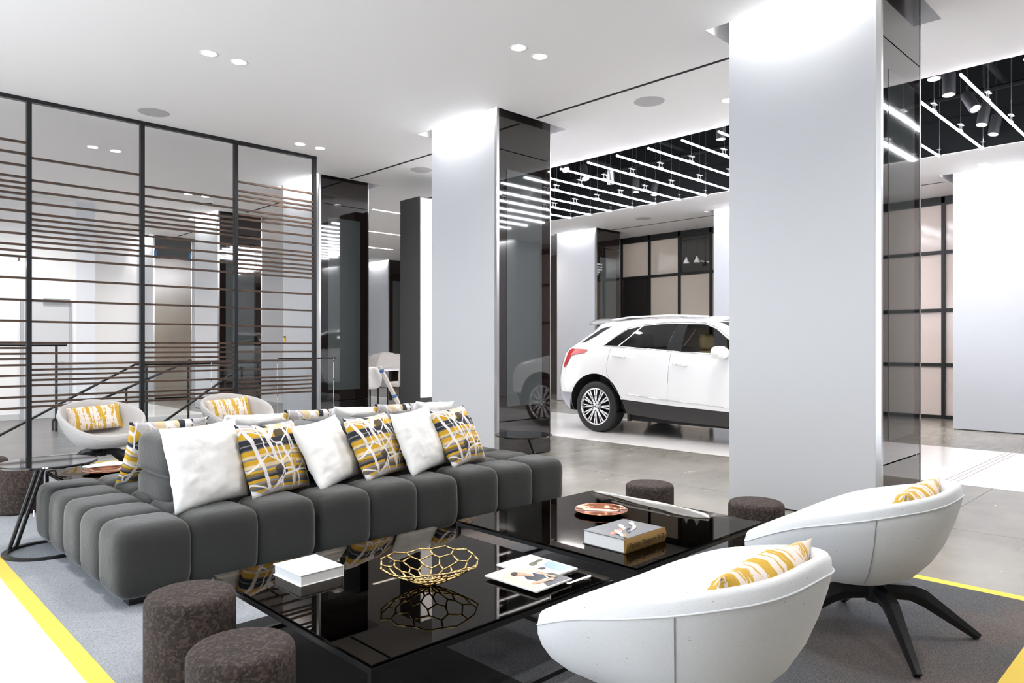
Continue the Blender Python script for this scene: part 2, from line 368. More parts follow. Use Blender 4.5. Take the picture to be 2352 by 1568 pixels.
# grid wall of windows on the right side
WX = 14.0
ybars = [-7.3 + .8 * j for j in range(14)]; ybars = [y for y in ybars if y < 3]
ybars = [3.64 - .8 * j for j in range(14)][::-1] + [4.32, 5.12, 5.72, 6.5, 7.29, 8.10, 8.89, 9.69, 10.49, 11.29, 12.09]
zb = [.03, .93, 1.87, 2.87, 3.72]
bm = BM()
for y in ybars: bx(bm, WX - .05, WX + .05, y - .028, y + .028, 0, H)
for z in zb: bx(bm, WX - .045, WX + .045, ybars[0], ybars[-1], z - .03, z + .03)
bx(bm, WX - .05, WX + .05, ybars[0], ybars[-1], 3.72, H)
win = struct('window_1', bm, black_frame)
bmb, bmp, bmd = BM(), BM(), BM()
clear = {(6.5, 3), (6.5, 2), (7.29, 3), (8.89, 2), (9.69, 2), (7.29, 1), (8.89, 1)}
clear = {(8.10, 3), (9.69, 2), (9.69, 1)}
for a, b in zip(ybars, ybars[1:]):
    for j, (c_, d) in enumerate(zip(zb, zb[1:])):
        if a < 5.5: tgt = bmp
        elif (a, j) in clear or a > 10.4: tgt = bmd
        else: tgt = bmb
        bx(tgt, WX - .008, WX + .008, a + .02, b - .02, c_ + .02, d - .02)
obj('frosted_pane', bmb, frost_beige, win); obj('pink_pane', bmp, frost_pink, win); obj('dark_pane', bmd, dark_pane, win)

# ------------------------------------------------------------------ pillars
pil_names = {
 ('a', 0): 'huge white pillar nearest the camera right of centre, with a dark bronze glass side',
 ('a', 1): 'white pillar in the middle behind the sofa, with a dark bronze glass side',
 ('a', 2): 'pillar just right of the slatted screen showing its dark glass side',
 ('a', 3): 'pillar seen through the slatted screen with a dark glass side mirroring the car',
 ('a', 4): 'pillar behind the slatted screen whose side is covered in taupe film',
 ('b', 0): 'broad white pillar cut by the right edge of the photo',
 ('b', 1): 'white pillar whose narrow strip shows between the car roof and the huge pillar',
 ('b', 2): 'white pillar standing behind the rear of the white car',
 ('b', 3): 'white pillar in the far row hidden behind the middle pillar',
 ('b', 4): 'distant white pillar with a bronze mirror side behind the plastic covered table'}
def pillar(x, y, key, taupe=False):
    lab = pil_names.get(key, 'white pillar of the row continuing to the right outside the photo')
    t = thing('pillar', lab, 'pillar', (x, y, 0), 0, 'white and dark glass pillars')
    bm = BM(); bx(bm, 0, .03, .03, PD, 0.012, H + .40); bx(bm, .03, PW, PD - .03, PD, .012, H + .4); bx(bm, PW - .03, PW, .03, PD - .03, .012, H + .4); bx(bm, .03, PW - .03, .03, PD - .03, H + .3, H + .4); obj('white_panel', bm, white_panel, t)
    if taupe:
        bm = BM(); bx(bm, .03, PW - .02, -.004, .03, .05, 3.32); obj('film_cover', bm, taupe_film, t)
        bm = BM(); bx(bm, .03, PW - .02, 0, .03, 3.32, H + .4); obj('glass_panel', bm, inset_glass, t)
        for (a, b, c_, d) in ((.02, .16, 3.30, 3.36), (.02, .08, 3.36, 3.5), (.68, .86, 3.3, 3.36), (.8, .86, 3.36, 3.5)):
            bm = BM(); bx(bm, a, b, -.008, -.004, c_, d); obj('tape_strip', bm, tape_blue, t)['label'] = 'blue masking tape at the corner of the film'
    else:
        bm = BM(); bx(bm, .03, PW - .01, .0, .03, .42, 3.42); obj('glass_panel', bm, dark_glass, t)
        bm = BM(); bx(bm, .03, PW - .01, .0, .03, 3.43, H + .4); obj('top_panel', bm, dark_glass, t)
        bm = BM(); bx(bm, .03, PW - .01, .0, .03, .012, .41); obj('plinth', bm, plinth_mat, t)
        bm = BM(); bx(bm, .15, PW - .15, -.003, .0, .58, 3.22); obj('inset_screen', bm, inset_glass, t)['label'] = 'grey rectangular inset in the dark glass'
    bm = BM(); bx(bm, -.006, .03, -.006, .03, .012, H + .4); bx(bm, PW - .01, PW + .004, -.004, .02, .012, H + .4); obj('metal_edge', bm, brushed, t)
    bm = BM(); bx(bm, .01, PW - .01, .01, PD - .01, 0, .03); obj('base', bm, slot_mat, t)
    # wall-wash lamp in the ceiling recess in front of the white face
    ld = bpy.data.lights.new('wash_lamp', 'AREA'); ld.shape = 'RECTANGLE'; ld.size = .05; ld.size_y = PD * .8; ld.energy = WASH_POWER * (1.0 if key[0] == 'a' else .6); ld.color = (1, .985, .96)
    lo = bpy.data.objects.new('wash_lamp', ld); C.objects.link(lo); lo.parent = t; lo.location = (-.055, PD / 2, H + .10); lo.rotation_euler = (0, R(-4), 0)
    return t
for i, (x, y, _) in enumerate(pil_a): pillar(x, y, ('a', i), taupe=(i == 4))
for i, (x, y) in enumerate(pil_b): pillar(x, y, ('b', i))
for i, (x, y) in enumerate(pil_a0[:1]): pillar(x, y, ('c', i))
for i, (x, y) in enumerate(pil_b0[:1]): pillar(x, y, ('c', i))
# yellow and black label on the third pillar's white face
bm = BM(); bx(bm, -.004, 0, 0, .06, 0, .06, 0); bx(bm, -.004, 0, 0, .06, .06, .085, 1)
o = obj('sticker', bm, [mat('yellow sticker', lin((232, 196, 40)), .6), slot_mat], None, loc=(5.516, 10.86, 1.33)); tag(o, 'small yellow and black sticker on the white pillar behind the screen', 'sticker')

# ------------------------------------------------------------------ ceiling fittings
def downlight(x, y, lab, lamp=True, mult=1.0, col=(1, .975, .94), grp='pairs of round ceiling downlights'):
    t = thing('downlight', lab, 'ceiling light', (x, y, H), 0, grp)
    bm = BM(); lathe(bm, [(.062, .002), (.078, -.004), (.082, 0), (.062, .004)], 28); obj('trim_ring', bm, white_paint, t, True)
    bm = BM(); lathe(bm, [(0, -.0015), (.06, -.0015), (.06, -.0005), (0, -.0005)], 24); obj('lamp_face', bm, lamp_disc, t)
    if lamp:
        ld = bpy.data.lights.new('lamp', 'SPOT'); ld.energy = DOWN_POWER * mult; ld.spot_size = R(150); ld.spot_blend = 1.0; ld.shadow_soft_size = .10; ld.color = col
        lo = bpy.data.objects.new('lamp', ld); C.objects.link(lo); lo.parent = t; lo.location = (0, 0, -.02)
DL = [(2.525, 6.395, 'left downlight of the pair at the upper left of the ceiling'), (2.797, 6.40, 'right downlight of the pair at the upper left of the ceiling'),
 (4.39, 4.40, 'left downlight of the pair above the middle of the ceiling'), (4.66, 4.40, 'right downlight of the pair above the middle of the ceiling'),
 (4.49, 8.45, 'left downlight of the pair above the right end of the slatted screen'), (4.77, 8.45, 'right downlight of the pair above the right end of the slatted screen'),
 (2.636, 10.456, 'left downlight of the pair seen through the first bay of the slatted screen'), (2.907, 10.456, 'right downlight of the pair seen through the first bay of the slatted screen'),
 (4.608, 12.55, 'left downlight of the small pair seen through the middle bay of the screen'), (4.895, 12.55, 'right downlight of the small pair seen through the middle bay of the screen')]
for x, y, l in DL: downlight(x, y, l, lamp=True)
more = ['over the seating area just above the camera view', 'above the nearest armchair outside the photo', 'in the ceiling near the daylight window outside the photo']
for i, (x, y, w_) in enumerate([(2.52, 2.4, 'directly above the near glass table'), (2.80, 2.4, 'above the near glass table, second of that pair'), (4.39, .4, 'above the right armchair'), (4.66, .4, 'above the right armchair, second of that pair'), (.5, .4, 'above the camera'), (.77, .4, 'above the camera, second of that pair'), (.5, 4.4, 'above the left end of the sofa'), (.77, 4.4, 'above the left end of the sofa, second of that pair'), (2.6, -1.6, 'behind the camera on its right')]):
    downlight(x, y, 'added fill downlight ' + w_ + ', outside the photo')  # added lamps out of view, put in to lift the seating area
for i, (x, y, w_) in enumerate([(.9, 10.5, 'behind the left end of the slatted screen'), (.9, 12.6, 'near the back wall at the far left'), (2.7, 13.2, 'just in front of the back wall door'), (4.7, 16.5, 'in the farthest bay beyond the stairs'), (11.9, 2.6, 'in the far ceiling left of the right edge pillar'), (11.9, 4.9, 'in the far ceiling hidden behind the huge pillar'), (13.2, 5.0, 'close to the window grid behind the huge pillar'), (11.6, 11.6, 'in the far ceiling hidden behind the middle pillar'), (9.2, 12.4, 'above the plastic covered table'), (10.6, 16.0, 'in the far ceiling beyond the plastic covered table'), (6.9, 3.8, 'between the middle and huge pillars by the coffer edge'), (6.9, 1.0, 'right of the huge pillar by the coffer edge'), (6.9, 8.0, 'between the coffer and the pillar beside the slatted screen')]):
    downlight(x, y, 'small added fill downlight ' + w_, grp='small added fill downlights', mult=2.6 if i < 4 else 1.4, col=(1, .975, .94) if i < 4 else (1, .93, .87))  # extra lamps added to brighten the back wall and far bays
for x, y, l in [(2.724, 8.43, 'round ceiling speaker above the left part of the slatted screen'), (6.41, 8.435, 'round ceiling speaker left of the middle pillar top'), (6.334, 4.398, 'round ceiling speaker between the middle pillar and the huge pillar'), (12.05, 8.5, 'round ceiling speaker in the far ceiling above the car')]:
    bm = BM(); lathe(bm, [(0, -.004), (.155, -.004), (.16, -.001), (.16, .002), (0, .002)], 40); o = obj('ceiling_speaker', bm, spk_mat, loc=(x, y, H)); tag(o, l, 'speaker', 'round ceiling speakers')
for x, y0, y1, l in [(5.89, 3.10, 5.62, 'thin black air slot in the ceiling between the middle and huge pillars'), (5.98, 7.2, 9.66, 'thin black air slot in the ceiling left of the middle pillar'), (6.05, 11.3, 13.5, 'thin black air slot in the ceiling beyond the slatted screen'), (6.2, 15.3, 17.5, 'thin black air slot in the farthest ceiling beyond the slatted screen'),
    (12.75, 7.3, 9.85, 'thin black air slot in the far ceiling above the window grid'), (12.75, 3.3, 5.8, 'thin black air slot in the far ceiling right of the huge pillar')]:
    bm = BM(); bx(bm, -.02, .02, 0, y1 - y0, -.002, .004); o = obj('air_slot', bm, slot_mat, loc=(x, y0, H)); tag(o, l, 'air vent', 'black air slots in the ceiling')
for j, (x0, x1, y, l) in enumerate([(7.6, 8.75, 11.5, 'nearest of the three light lines flush in the far ceiling'), (8.9, 10.15, 13.75, 'middle of the three light lines flush in the far ceiling'), (9.9, 11.15, 15.94, 'farthest of the three light lines flush in the far ceiling')]):
    bm = BM(); bx(bm, 0, x1 - x0, -.03, .03, -.004, .002); o = obj('light_line', bm, led_line, loc=(x0, y, H)); tag(o, l, 'ceiling light', 'light lines in the far ceiling')
# dome camera
t = thing('dome_camera', 'small dome security camera on the ceiling beyond the slatted screen', 'security camera', (5.1, 12.9, H))
bm = BM(); lathe(bm, [(0, 0), (.07, 0), (.07, -.03), (.05, -.035), (0, -.035)], 24); obj('housing', bm, white_paint, t, 'auto')
bm = BM(); lathe(bm, [(.048, -.034), (.044, -.06), (.025, -.08), (0, -.085)], 20); obj('dome', bm, black_metal, t, True)
# LED tubes in the coffer
words = ['first', 'second', 'third', 'fourth', 'fifth', 'sixth', 'seventh', 'eighth', 'ninth', 'tenth', 'eleventh', 'twelfth', 'thirteenth', 'fourteenth', 'fifteenth', 'sixteenth', 'seventeenth', 'eighteenth', 'nineteenth', 'twentieth', 'twenty-first', 'twenty-second', 'twenty-third', 'twenty-fourth', 'twenty-fifth']
led0 = None
ks = list(range(15, -9, -1))
for n_, kk in enumerate(ks):
    y = 1.87 + .502 * kk
    lab = 'glowing LED tube row across the black ceiling coffer, %s from its left end' % words[n_]
    if led0 is None:
        led0 = thing('led_tube_light', lab, 'ceiling light', (7.72, y, 3.80), 0, 'LED tube rows in the black coffer')
        for j in range(3):
            bm = BM(); tube(bm, (.01 + 1.05 * j, 0, 0), (1.03 + 1.05 * j, 0, 0), .0125, 8); obj('tube', bm, led_mat, led0, True)
        for xj in (1.04, 2.09, 3.13):
            bm = BM()
            for dx in (-.035, .035) if xj < 3 else (0,):
                tube(bm, (xj + dx, 0, .015), (xj + dx, 0, .085), .006, 6); bx(bm, xj + dx - .028, xj + dx + .028, -.022, .022, .085, .092)
            bx(bm, xj - .06, xj + .06, -.012, .012, .018, .028); tube(bm, (xj, 0, .09), (xj, 0, 1.38), .0016, 5)
            obj('bracket', bm, brushed, led0)
    else: dup(led0, (7.72, y, 3.80), 0, lab)
# coffer spotlights
def spot(x, y, z, tilt, az, lab):
    t = thing('spotlight', lab, 'spotlight', (x, y, z), az, 'cylinder spotlights inside the black coffer')
    Mx = Matrix.Rotation(tilt, 4, 'Y')
    bm = BM(); lathe(bm, [(0, .26), (.055, .26), (.062, .24), (.062, 0), (.052, 0), (.052, .02)], 24); bmesh.ops.transform(bm, matrix=Mx, verts=bm.verts); obj('can', bm, mat_can, t, 'auto')
    bm = BM(); lathe(bm, [(0, .01), (.052, .01), (.052, .016), (0, .016)], 20); bmesh.ops.transform(bm, matrix=Mx, verts=bm.verts); obj('lens', bm, mat_lens, t)
    top = Mx @ Vector((0, 0, .22))
    bm = BM(); tube(bm, (top.x, .0, top.z), (top.x, .0, top.z + .12), .012, 8); tube(bm, (top.x, 0, top.z + .1), (top.x, 0, 5.2 - z), .007, 6); obj('stem', bm, black_metal, t)
mat_can = mat('spot can metal', (.14, .14, .15), .35, .9); mat_lens = mat('spot lens', (1, 1, 1), emit=(1, .98, .95), estr=12)
for x, y, z, ti, az, l in [(8.76, 2.23, 3.95, 0.12, 0.2, 'upright cylinder spotlight nearest the huge pillar edge, upper right coffer'),
    (9.49, 2.15, 3.95, 0.6, 0.9, 'strongly tilted cylinder spotlight, second from the huge pillar'),
    (10.23, 2.25, 3.95, 0.22, -0.5, 'cylinder spotlight between the two long tubes, third from the huge pillar'),
    (10.80, 2.25, 3.95, 0.25, -0.5, 'cylinder spotlight farthest from the huge pillar, near the far coffer edge'),
    (8.13, 2.20, 3.95, 0.1, 0.2, 'spotlight cut by the coffer edge beside the huge pillar'),
    (8.51, 4.79, 3.95, 0.0, 0, 'cylinder spotlight in the coffer just left of the huge pillar top'),
    (8.29, 7.28, 3.95, 0.6, 1.2, 'spotlight beside the middle pillar at the coffer edge'),
    (8.95, 7.44, 3.95, 0.5, 1.0, 'spotlight in the left part of the coffer, behind the second long tube'),
    (9.53, 7.38, 3.95, -0.5, 0.6, 'tilted spotlight hanging between tubes left of the coffer centre'),
    (10.36, 7.47, 3.95, 0.1, 0.4, 'spotlight low in the middle of the coffer'),
    (10.80, 7.40, 3.95, 0.15, -0.4, 'spotlight near the far coffer edge above the car roof')]:
    spot(x, y, z, ti, az, l)
# ------------------------------------------------------------------ slatted screen
SY = 8.87
t = thing('slatted_screen', 'tall black metal room divider with thin horizontal walnut slats behind the sofa', 'room divider', (0, SY, 0))
posts = [.54, 1.642, 2.739, 3.832, 4.92]
for x in posts: bm = BM(); bx(bm, x - .022, x + .022, -.03, .03, 0, H - .04); obj('post', bm, dark_steel, t)
bm = BM(); bx(bm, .5, 4.945, -.03, .03, H - .04, H); obj('top_rail', bm, dark_steel, t)
def zrow(y_px, xp):   # slat height from where it meets a post column
    d = math.cos(CA) * xp + math.sin(CA) * SY
    return 1.25 + (795 - y_px) / 1650 * d
bay_z = [
 (1.642, [329, 355, 382, 409, 422, 434, 447, 460, 487, 512, 538, 563, 577, 590, 639, 689, 737, 786.5, 799, 812, 824, 838, 862, 886, 911, 936]),
 (1.642, [362, 413, 439, 465, 490, 503, 516, 528, 541, 554, 567, 591, 639, 689, 738, 787, 811, 836, 849, 861, 873, 885, 910, 923, 934]),
 (2.739, [427, 449, 473, 485, 496, 508, 518, 541, 564, 587, 610, 654, 698, 743, 787.5, 798, 809, 821, 832, 842, 854, 876, 900, 910, 921]),
 (3.832, [416, 437, 448, 458, 480, 491, 501, 522, 543, 563, 573, 584, 595, 605, 615, 626, 666, 707, 748, 788, 808, 829, 849, 869, 878, 888, 898, 907])]
for (xp, ys), x0, x1 in zip(bay_z, posts, posts[1:]):
    for yy in ys:
        z = zrow(yy, xp); bm = BM(); bx(bm, x0 + .022, x1 - .022, -.016, .016, z - .011, z + .011); obj('slat', bm, walnut, t)

# ------------------------------------------------------------------ rug
t = thing('rug', 'large grey woven area rug with a thin yellow border under the sofa and tables', 'rug', (0, 0, 0))
RX0, RX1, RY0, RY1 = .74, 4.31, .57, 8.62; w = .07
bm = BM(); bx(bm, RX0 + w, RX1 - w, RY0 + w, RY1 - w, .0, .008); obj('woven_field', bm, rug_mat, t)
bm = BM()
for a in ((RX0, RX0 + w, RY0, RY1), (RX1 - w, RX1, RY0, RY1), (RX0 + w, RX1 - w, RY0, RY0 + w), (RX0 + w, RX1 - w, RY1 - w, RY1)): bx(bm, *a, 0, .009)
obj('yellow_border', bm, yellow_band, t)
FZ = .008
# ------------------------------------------------------------------ sofa
def puff(bm, x0, x1, y0, y1, z0, z1, e=5.0, n=14, bulge=.012, seed=0):
    cx, cy, cz = (x0 + x1) / 2, (y0 + y1) / 2, (z0 + z1) / 2; hx, hy, hz = (x1 - x0) / 2, (y1 - y0) / 2, (z1 - z0) / 2
    vd = {}
    def V(a, b, c_):
        kk = (round(a, 5), round(b, 5), round(c_, 5))
        if kk in vd: return vd[kk]
        p = Vector((a, b, c_)); L = (abs(a) ** e + abs(b) ** e + abs(c_) ** e) ** (1 / e); q = p / L
        w_ = noise.noise(Vector((cx + a * hx, cy + b * hy, cz + c_ * hz)) * 9 + Vector((seed, 0, 0)))
        q = q * (1 + bulge * w_)
        vd[kk] = bm.verts.new((cx + q.x * hx, cy + q.y * hy, cz + q.z * hz)); return vd[kk]
    s = [math.sin((2 * i / n - 1) * PI / 2 * .92) / math.sin(PI / 2 * .92) for i in range(n + 1)]
    for ax in range(3):
        for sg in (-1, 1):
            for i in range(n):
                for j in range(n):
                    q = []
                    for (a, b) in ((s[i], s[j]), (s[i + 1], s[j]), (s[i + 1], s[j + 1]), (s[i], s[j + 1])):
                        p = [0, 0, 0]; p[ax] = sg; p[(ax + 1) % 3] = a; p[(ax + 2) % 3] = b; q.append(V(*p))
                    if sg < 0: q.reverse()
                    try: bm.faces.new(q)
                    except ValueError: pass
sofa = thing('sofa', 'long charcoal tufted modular sofa with low seats and a central backrest', 'sofa', (1.016, 3.66, FZ))
bs, gy = .3513, .345
for m_ in range(3):
    bm = BM()
    for i in range(3):
        for j in range(5):
            gx = .004 if i == 0 and m_ else 0
            x0 = (m_ * 3 + i) * bs; y0 = j * gy
            zt = .385 + .006 * ((i * 7 + j * 3 + m_) % 3)
            ov = .014
            puff(bm, x0 - (ov if i else -.004), x0 + bs + (ov if i < 2 else -.004), y0 - (ov if j else 0), y0 + gy + (ov if j < 4 else 0), .03, zt, e=5.2, seed=m_ * 9 + i * 3 + j)
    obj('seat_module', bm, sofa_mat, sofa, True)
bm = BM()
for i in range(6):
    x0 = .385 + i * .352
    for z0, z1 in ((.34, .525), (.49, .745)):
        puff(bm, x0 - .008, x0 + .362, .43, 1.03, z0, z1, e=4.6, seed=i)
obj('backrest', bm, sofa_mat, sofa, True)
for j, (x, y) in enumerate(((.12, .12), (3.04, .12), (.12, 1.6), (3.04, 1.6), (1.58, .12), (1.58, 1.6))):
    bm = BM(); bx(bm, x - .04, x + .04, y - .04, y + .04, 0, .045); obj('foot', bm, black_metal, sofa)
bm = BM(); bx(bm, -.003, .0, 1.66, 1.69, .17, .21); obj('care_label', bm, white_paint, sofa)['label'] = 'tiny white fabric label on the end seam'
# ------------------------------------------------------------------ pillows
def pillow_mesh(w_, h_, T, seed, wr=.006, n=30, fold=0):
    bm = BM(); uvl = bm.loops.layers.uv.new('UVMap'); grid = {}
    for side in (1, -1):
        for i in range(n + 1):
            for j in range(n + 1):
                u, v_ = 2 * i / n - 1, 2 * j / n - 1
                edge = i in (0, n) or j in (0, n)
                if side < 0 and edge: grid[(side, i, j)] = grid[(1, i, j)]; continue
                px = u * (1 - .075 * (1 - v_ * v_) * abs(u) ** 1.5); py = v_ * (1 - .075 * (1 - u * u) * abs(v_) ** 1.5)
                th = ((1 - abs(u) ** 2.6) * (1 - abs(v_) ** 2.6)) ** .55
                q = Vector((u * 2.2 + seed * 3.1, v_ * 2.2, side * 1.7 + seed))
                d = noise.noise(q * 1.3) * wr * 1.4 + (1 - abs(noise.noise(q * 2.4))) ** 4 * wr * 1.5 * (.3 + .7 * max(abs(u), abs(v_)))
                z = side * (T / 2 * th + d * min(1, th * 2))
                if fold: z -= fold * max(0, v_) ** 2 * T
                grid[(side, i, j)] = bm.verts.new((px * w_ / 2, py * h_ / 2, z))
        for i in range(n):
            for j in range(n):
                q = [(i, j), (i + 1, j), (i + 1, j + 1), (i, j + 1)]
                if side < 0: q.reverse()
                f = bm.faces.new([grid[(side, a, b)] for a, b in q])
                for lp, (a, b) in zip(f.loops, q): lp[uvl].uv = (a / n, b / n)
    return bm
def pillow(name, lab, cat, m, base, yaw, lean, roll, w_, h_, T, seed, group, fold=0):
    """base = lower left corner as seen from the side it faces"""
    yaw, lean, roll = R(yaw), R(lean), R(roll)
    x = Vector((math.cos(yaw), math.sin(yaw), 0)); n_ = Vector((math.sin(yaw), -math.cos(yaw), 0)); u = Vector((0, 0, 1)) * math.cos(lean) - n_ * math.sin(lean)
    xr = x * math.cos(roll) + u * math.sin(roll); ur = -x * math.sin(roll) + u * math.cos(roll); nn = xr.cross(ur)
    c_ = Vector(base) + xr * w_ / 2 + ur * h_ / 2
    o = obj(name, pillow_mesh(w_, h_, T, seed, fold=fold), m, None, True)
    o.matrix_world = Matrix(((xr.x, ur.x, nn.x, c_.x), (xr.y, ur.y, nn.y, c_.y), (xr.z, ur.z, nn.z, c_.z), (0, 0, 0, 1)))
    tag(o, lab, cat, group); return o
gw, gp = 'white cushions along the sofa backrest', 'geometric print cushions along the sofa backrest'
F = [('w', (1.349, 3.857, .375), 16.8, 14, 1.8, .49, .46, 'big plain white cushion at the left end of the front cushion row'),
 ('p', (1.76, 3.851, .39), 25, 19, -2, .52, .44, 'ochre, navy and grey geometric cushion, first of three patterned ones in front'),
 ('w', (2.188, 3.856, .375), 27, 27, 3.5, .51, .44, 'plain white cushion between the first and second patterned front cushions'),
 ('p', (2.509, 3.86, .39), 24, 25, 0, .52, .44, 'ochre, navy and grey geometric cushion in the middle of the front row'),
 ('w', (2.856, 3.852, .38), 21, 22, 3, .50, .45, 'plain white cushion between the second and third patterned front cushions'),
 ('p', (3.217, 3.866, .39), 21, 26, 0, .50, .45, 'ochre, navy and grey geometric cushion at the right end of the front row')]
for i, (k_, b, ya, le, ro, w_, h_, l) in enumerate(F):
    pillow('cushion', l, 'cushion', pil_white if k_ == 'w' else pil_pat, b, ya, le, ro, w_, h_, .15, i + 1, gw if k_ == 'w' else gp)
Bk = [('p', (1.86, 4.98, .385), 186, 28, 0, .50, .46, 'patterned cushion peeking out behind the leftmost white cushion'),
 ('w', (2.40, 5.02, .38), 188, 30, 3, .50, .46, 'white cushion showing behind the leftmost patterned front cushion'),
 ('p', (2.82, 4.98, .385), 186, 28, 2, .48, .46, 'patterned cushion peeking over the sofa back behind the second white front cushion'),
 ('w', (3.20, 5.02, .38), 188, 30, 4, .50, .46, 'white cushion showing behind the middle patterned front cushion'),
 ('p', (3.56, 4.98, .385), 187, 28, 2, .48, .46, 'patterned cushion peeking over the sofa back left of the third white front cushion'),
 ('w', (3.92, 5.0, .38), 188, 30, 4, .48, .46, 'white cushion behind the rightmost patterned front cushion')]
for i, (k_, b, ya, le, ro, w_, h_, l) in enumerate(Bk):
    pillow('cushion', l, 'cushion', pil_white if k_ == 'w' else pil_pat, b, ya, le, ro, w_, h_, .14, i + 11, gw if k_ == 'w' else gp)

# ------------------------------------------------------------------ coffee tables
TZ = .30
def coffee_table(x0, x1, y0, y1, lab, z=TZ):
    t = thing('coffee_table', lab, 'coffee table', (x0, y0, FZ), 0, 'black glass coffee tables'); w_, d = x1 - x0, y1 - y0; z -= FZ; r = .02
    bm = BM(); bx(bm, .004, w_ - .004, .004, d - .004, z - .010, z); bmesh.ops.bevel(bm, geom=bm.edges[:], offset=.002, segments=1, affect='EDGES'); obj('glass_top', bm, smoked, t)
    bm = BM(); bx(bm, 0, w_, 0, r, z - .028, z - .011); bx(bm, 0, w_, d - r, d, z - .028, z - .011); bx(bm, 0, r, r, d - r, z - .028, z - .011); bx(bm, w_ - r, w_, r, d - r, z - .028, z - .011); obj('top_frame', bm, black_metal, t)
    for a in (0, w_ - r):
        for b in (0, d - r): bm = BM(); bx(bm, a, a + r, b, b + r, .018, z - .028); obj('leg', bm, black_metal, t)
    bm = BM(); bx(bm, 0, w_, 0, r, 0, .018); bx(bm, 0, w_, d - r, d, 0, .018); bx(bm, 0, r, r, d - r, 0, .018); bx(bm, w_ - r, w_, r, d - r, 0, .018); obj('floor_rail', bm, black_metal, t)
    return t
coffee_table(1.195, 2.36, 1.818, 3.0, 'near black glass coffee table holding the gold bowl and magazines')
coffee_table(2.53, 3.70, 1.82, 3.02, 'black glass coffee table with copper tray and thick book, right of the near one')
coffee_table(1.297, 2.40, 5.655, 6.43, 'black glass coffee table behind the sofa with copper tray, at the left')
# ------------------------------------------------------------------ cork stools
def stool(x, y, lab, first=[None]):
    if first[0] is None:
        bm = BM(); r, h_, e = .158, .335, .030
        prof = [(0, 0), (r - e, 0)] + [(r - e + e * math.sin(a), e - e * math.cos(a)) for a in [PI / 2 * i / 6 for i in range(1, 7)]] + [(r, h_ * .5)] + [(r - e + e * math.cos(a), h_ - e + e * math.sin(a)) for a in [PI / 2 * i / 6 for i in range(0, 7)]] + [(r * .5, h_ + .003), (0, h_ + .004)]
        lathe(bm, prof, 64); o = obj('cork_stool', bm, cork, None, True, loc=(x, y, FZ)); first[0] = o
    else: o = first[0].copy(); C.objects.link(o); o.location = (x, y, FZ)
    tag(o, lab, 'stool', 'dark cork stools'); return o
stool(1.013, 2.736, 'round dark cork stool between the sofa corner and the near glass table'); stool(.944, 2.142, 'nearest dark cork stool, cut by the bottom edge of the photo')
stool(3.975, 2.009, 'dark cork stool in front of the huge white pillar'); stool(3.994, 2.77, 'dark cork stool behind the copper tray table, left of the other by the huge pillar')
stool(1.13, 6.45, 'dark cork stool at the left photo edge behind the round side table'); stool(1.02, 7.15, 'dark cork stool at the far left behind the other stool')
# ------------------------------------------------------------------ round side tables
def side_table(x, y, zt, r, az, lab):
    t = thing('side_table', lab, 'side table', (x, y, FZ), az, 'round black side tables'); zt -= FZ
    bm = BM(); lathe(bm, [(0, zt - .014), (r - .006, zt - .014), (r, zt - .009), (r, zt - .004), (r - .004, zt), (0, zt)], 64); obj('glass_top', bm, mat_blackgloss, t, 'auto')
    bm = BM(); lathe(bm, [(r * .78, 0), (r * .9, 0), (r * .9, .014), (r * .78, .014), (r * .78, 0)], 64); obj('ring_base', bm, black_metal, t, 'auto')
    bm = BM(); a = Vector((-r * .84, 0, .01)); b = Vector((-r * .15, 0, zt - .02))
    for s_ in (-1, 1):
        tube(bm, a + Vector((0, .030 * s_, 0)), b + Vector((0, .03 * s_, 0)), .012, 8)
    tube(bm, a + Vector((0, -.03, .0)), a + Vector((0, .03, 0)), .01, 6); tube(bm, b + Vector((0, -.04, .0)), b + Vector((0, .04, 0)), .012, 6); obj('slanted_leg', bm, black_metal, t)
    bm = BM(); lathe(bm, [(0, zt - .026), (.09, zt - .026), (.09, zt - .014), (0, zt - .014)], 24); obj('top_mount', bm, black_metal, t)
    return t
mat_blackgloss = mat('black gloss glass', (.008, .008, .009), .04, ior=1.7)
side_table(1.045, 5.10, .55, .262, R(-45), 'round black side table with slanted leg at the left end of the sofa')
side_table(4.36, 4.31, .50, .245, R(135), 'round black side table at the sofa right end, before the middle pillar')
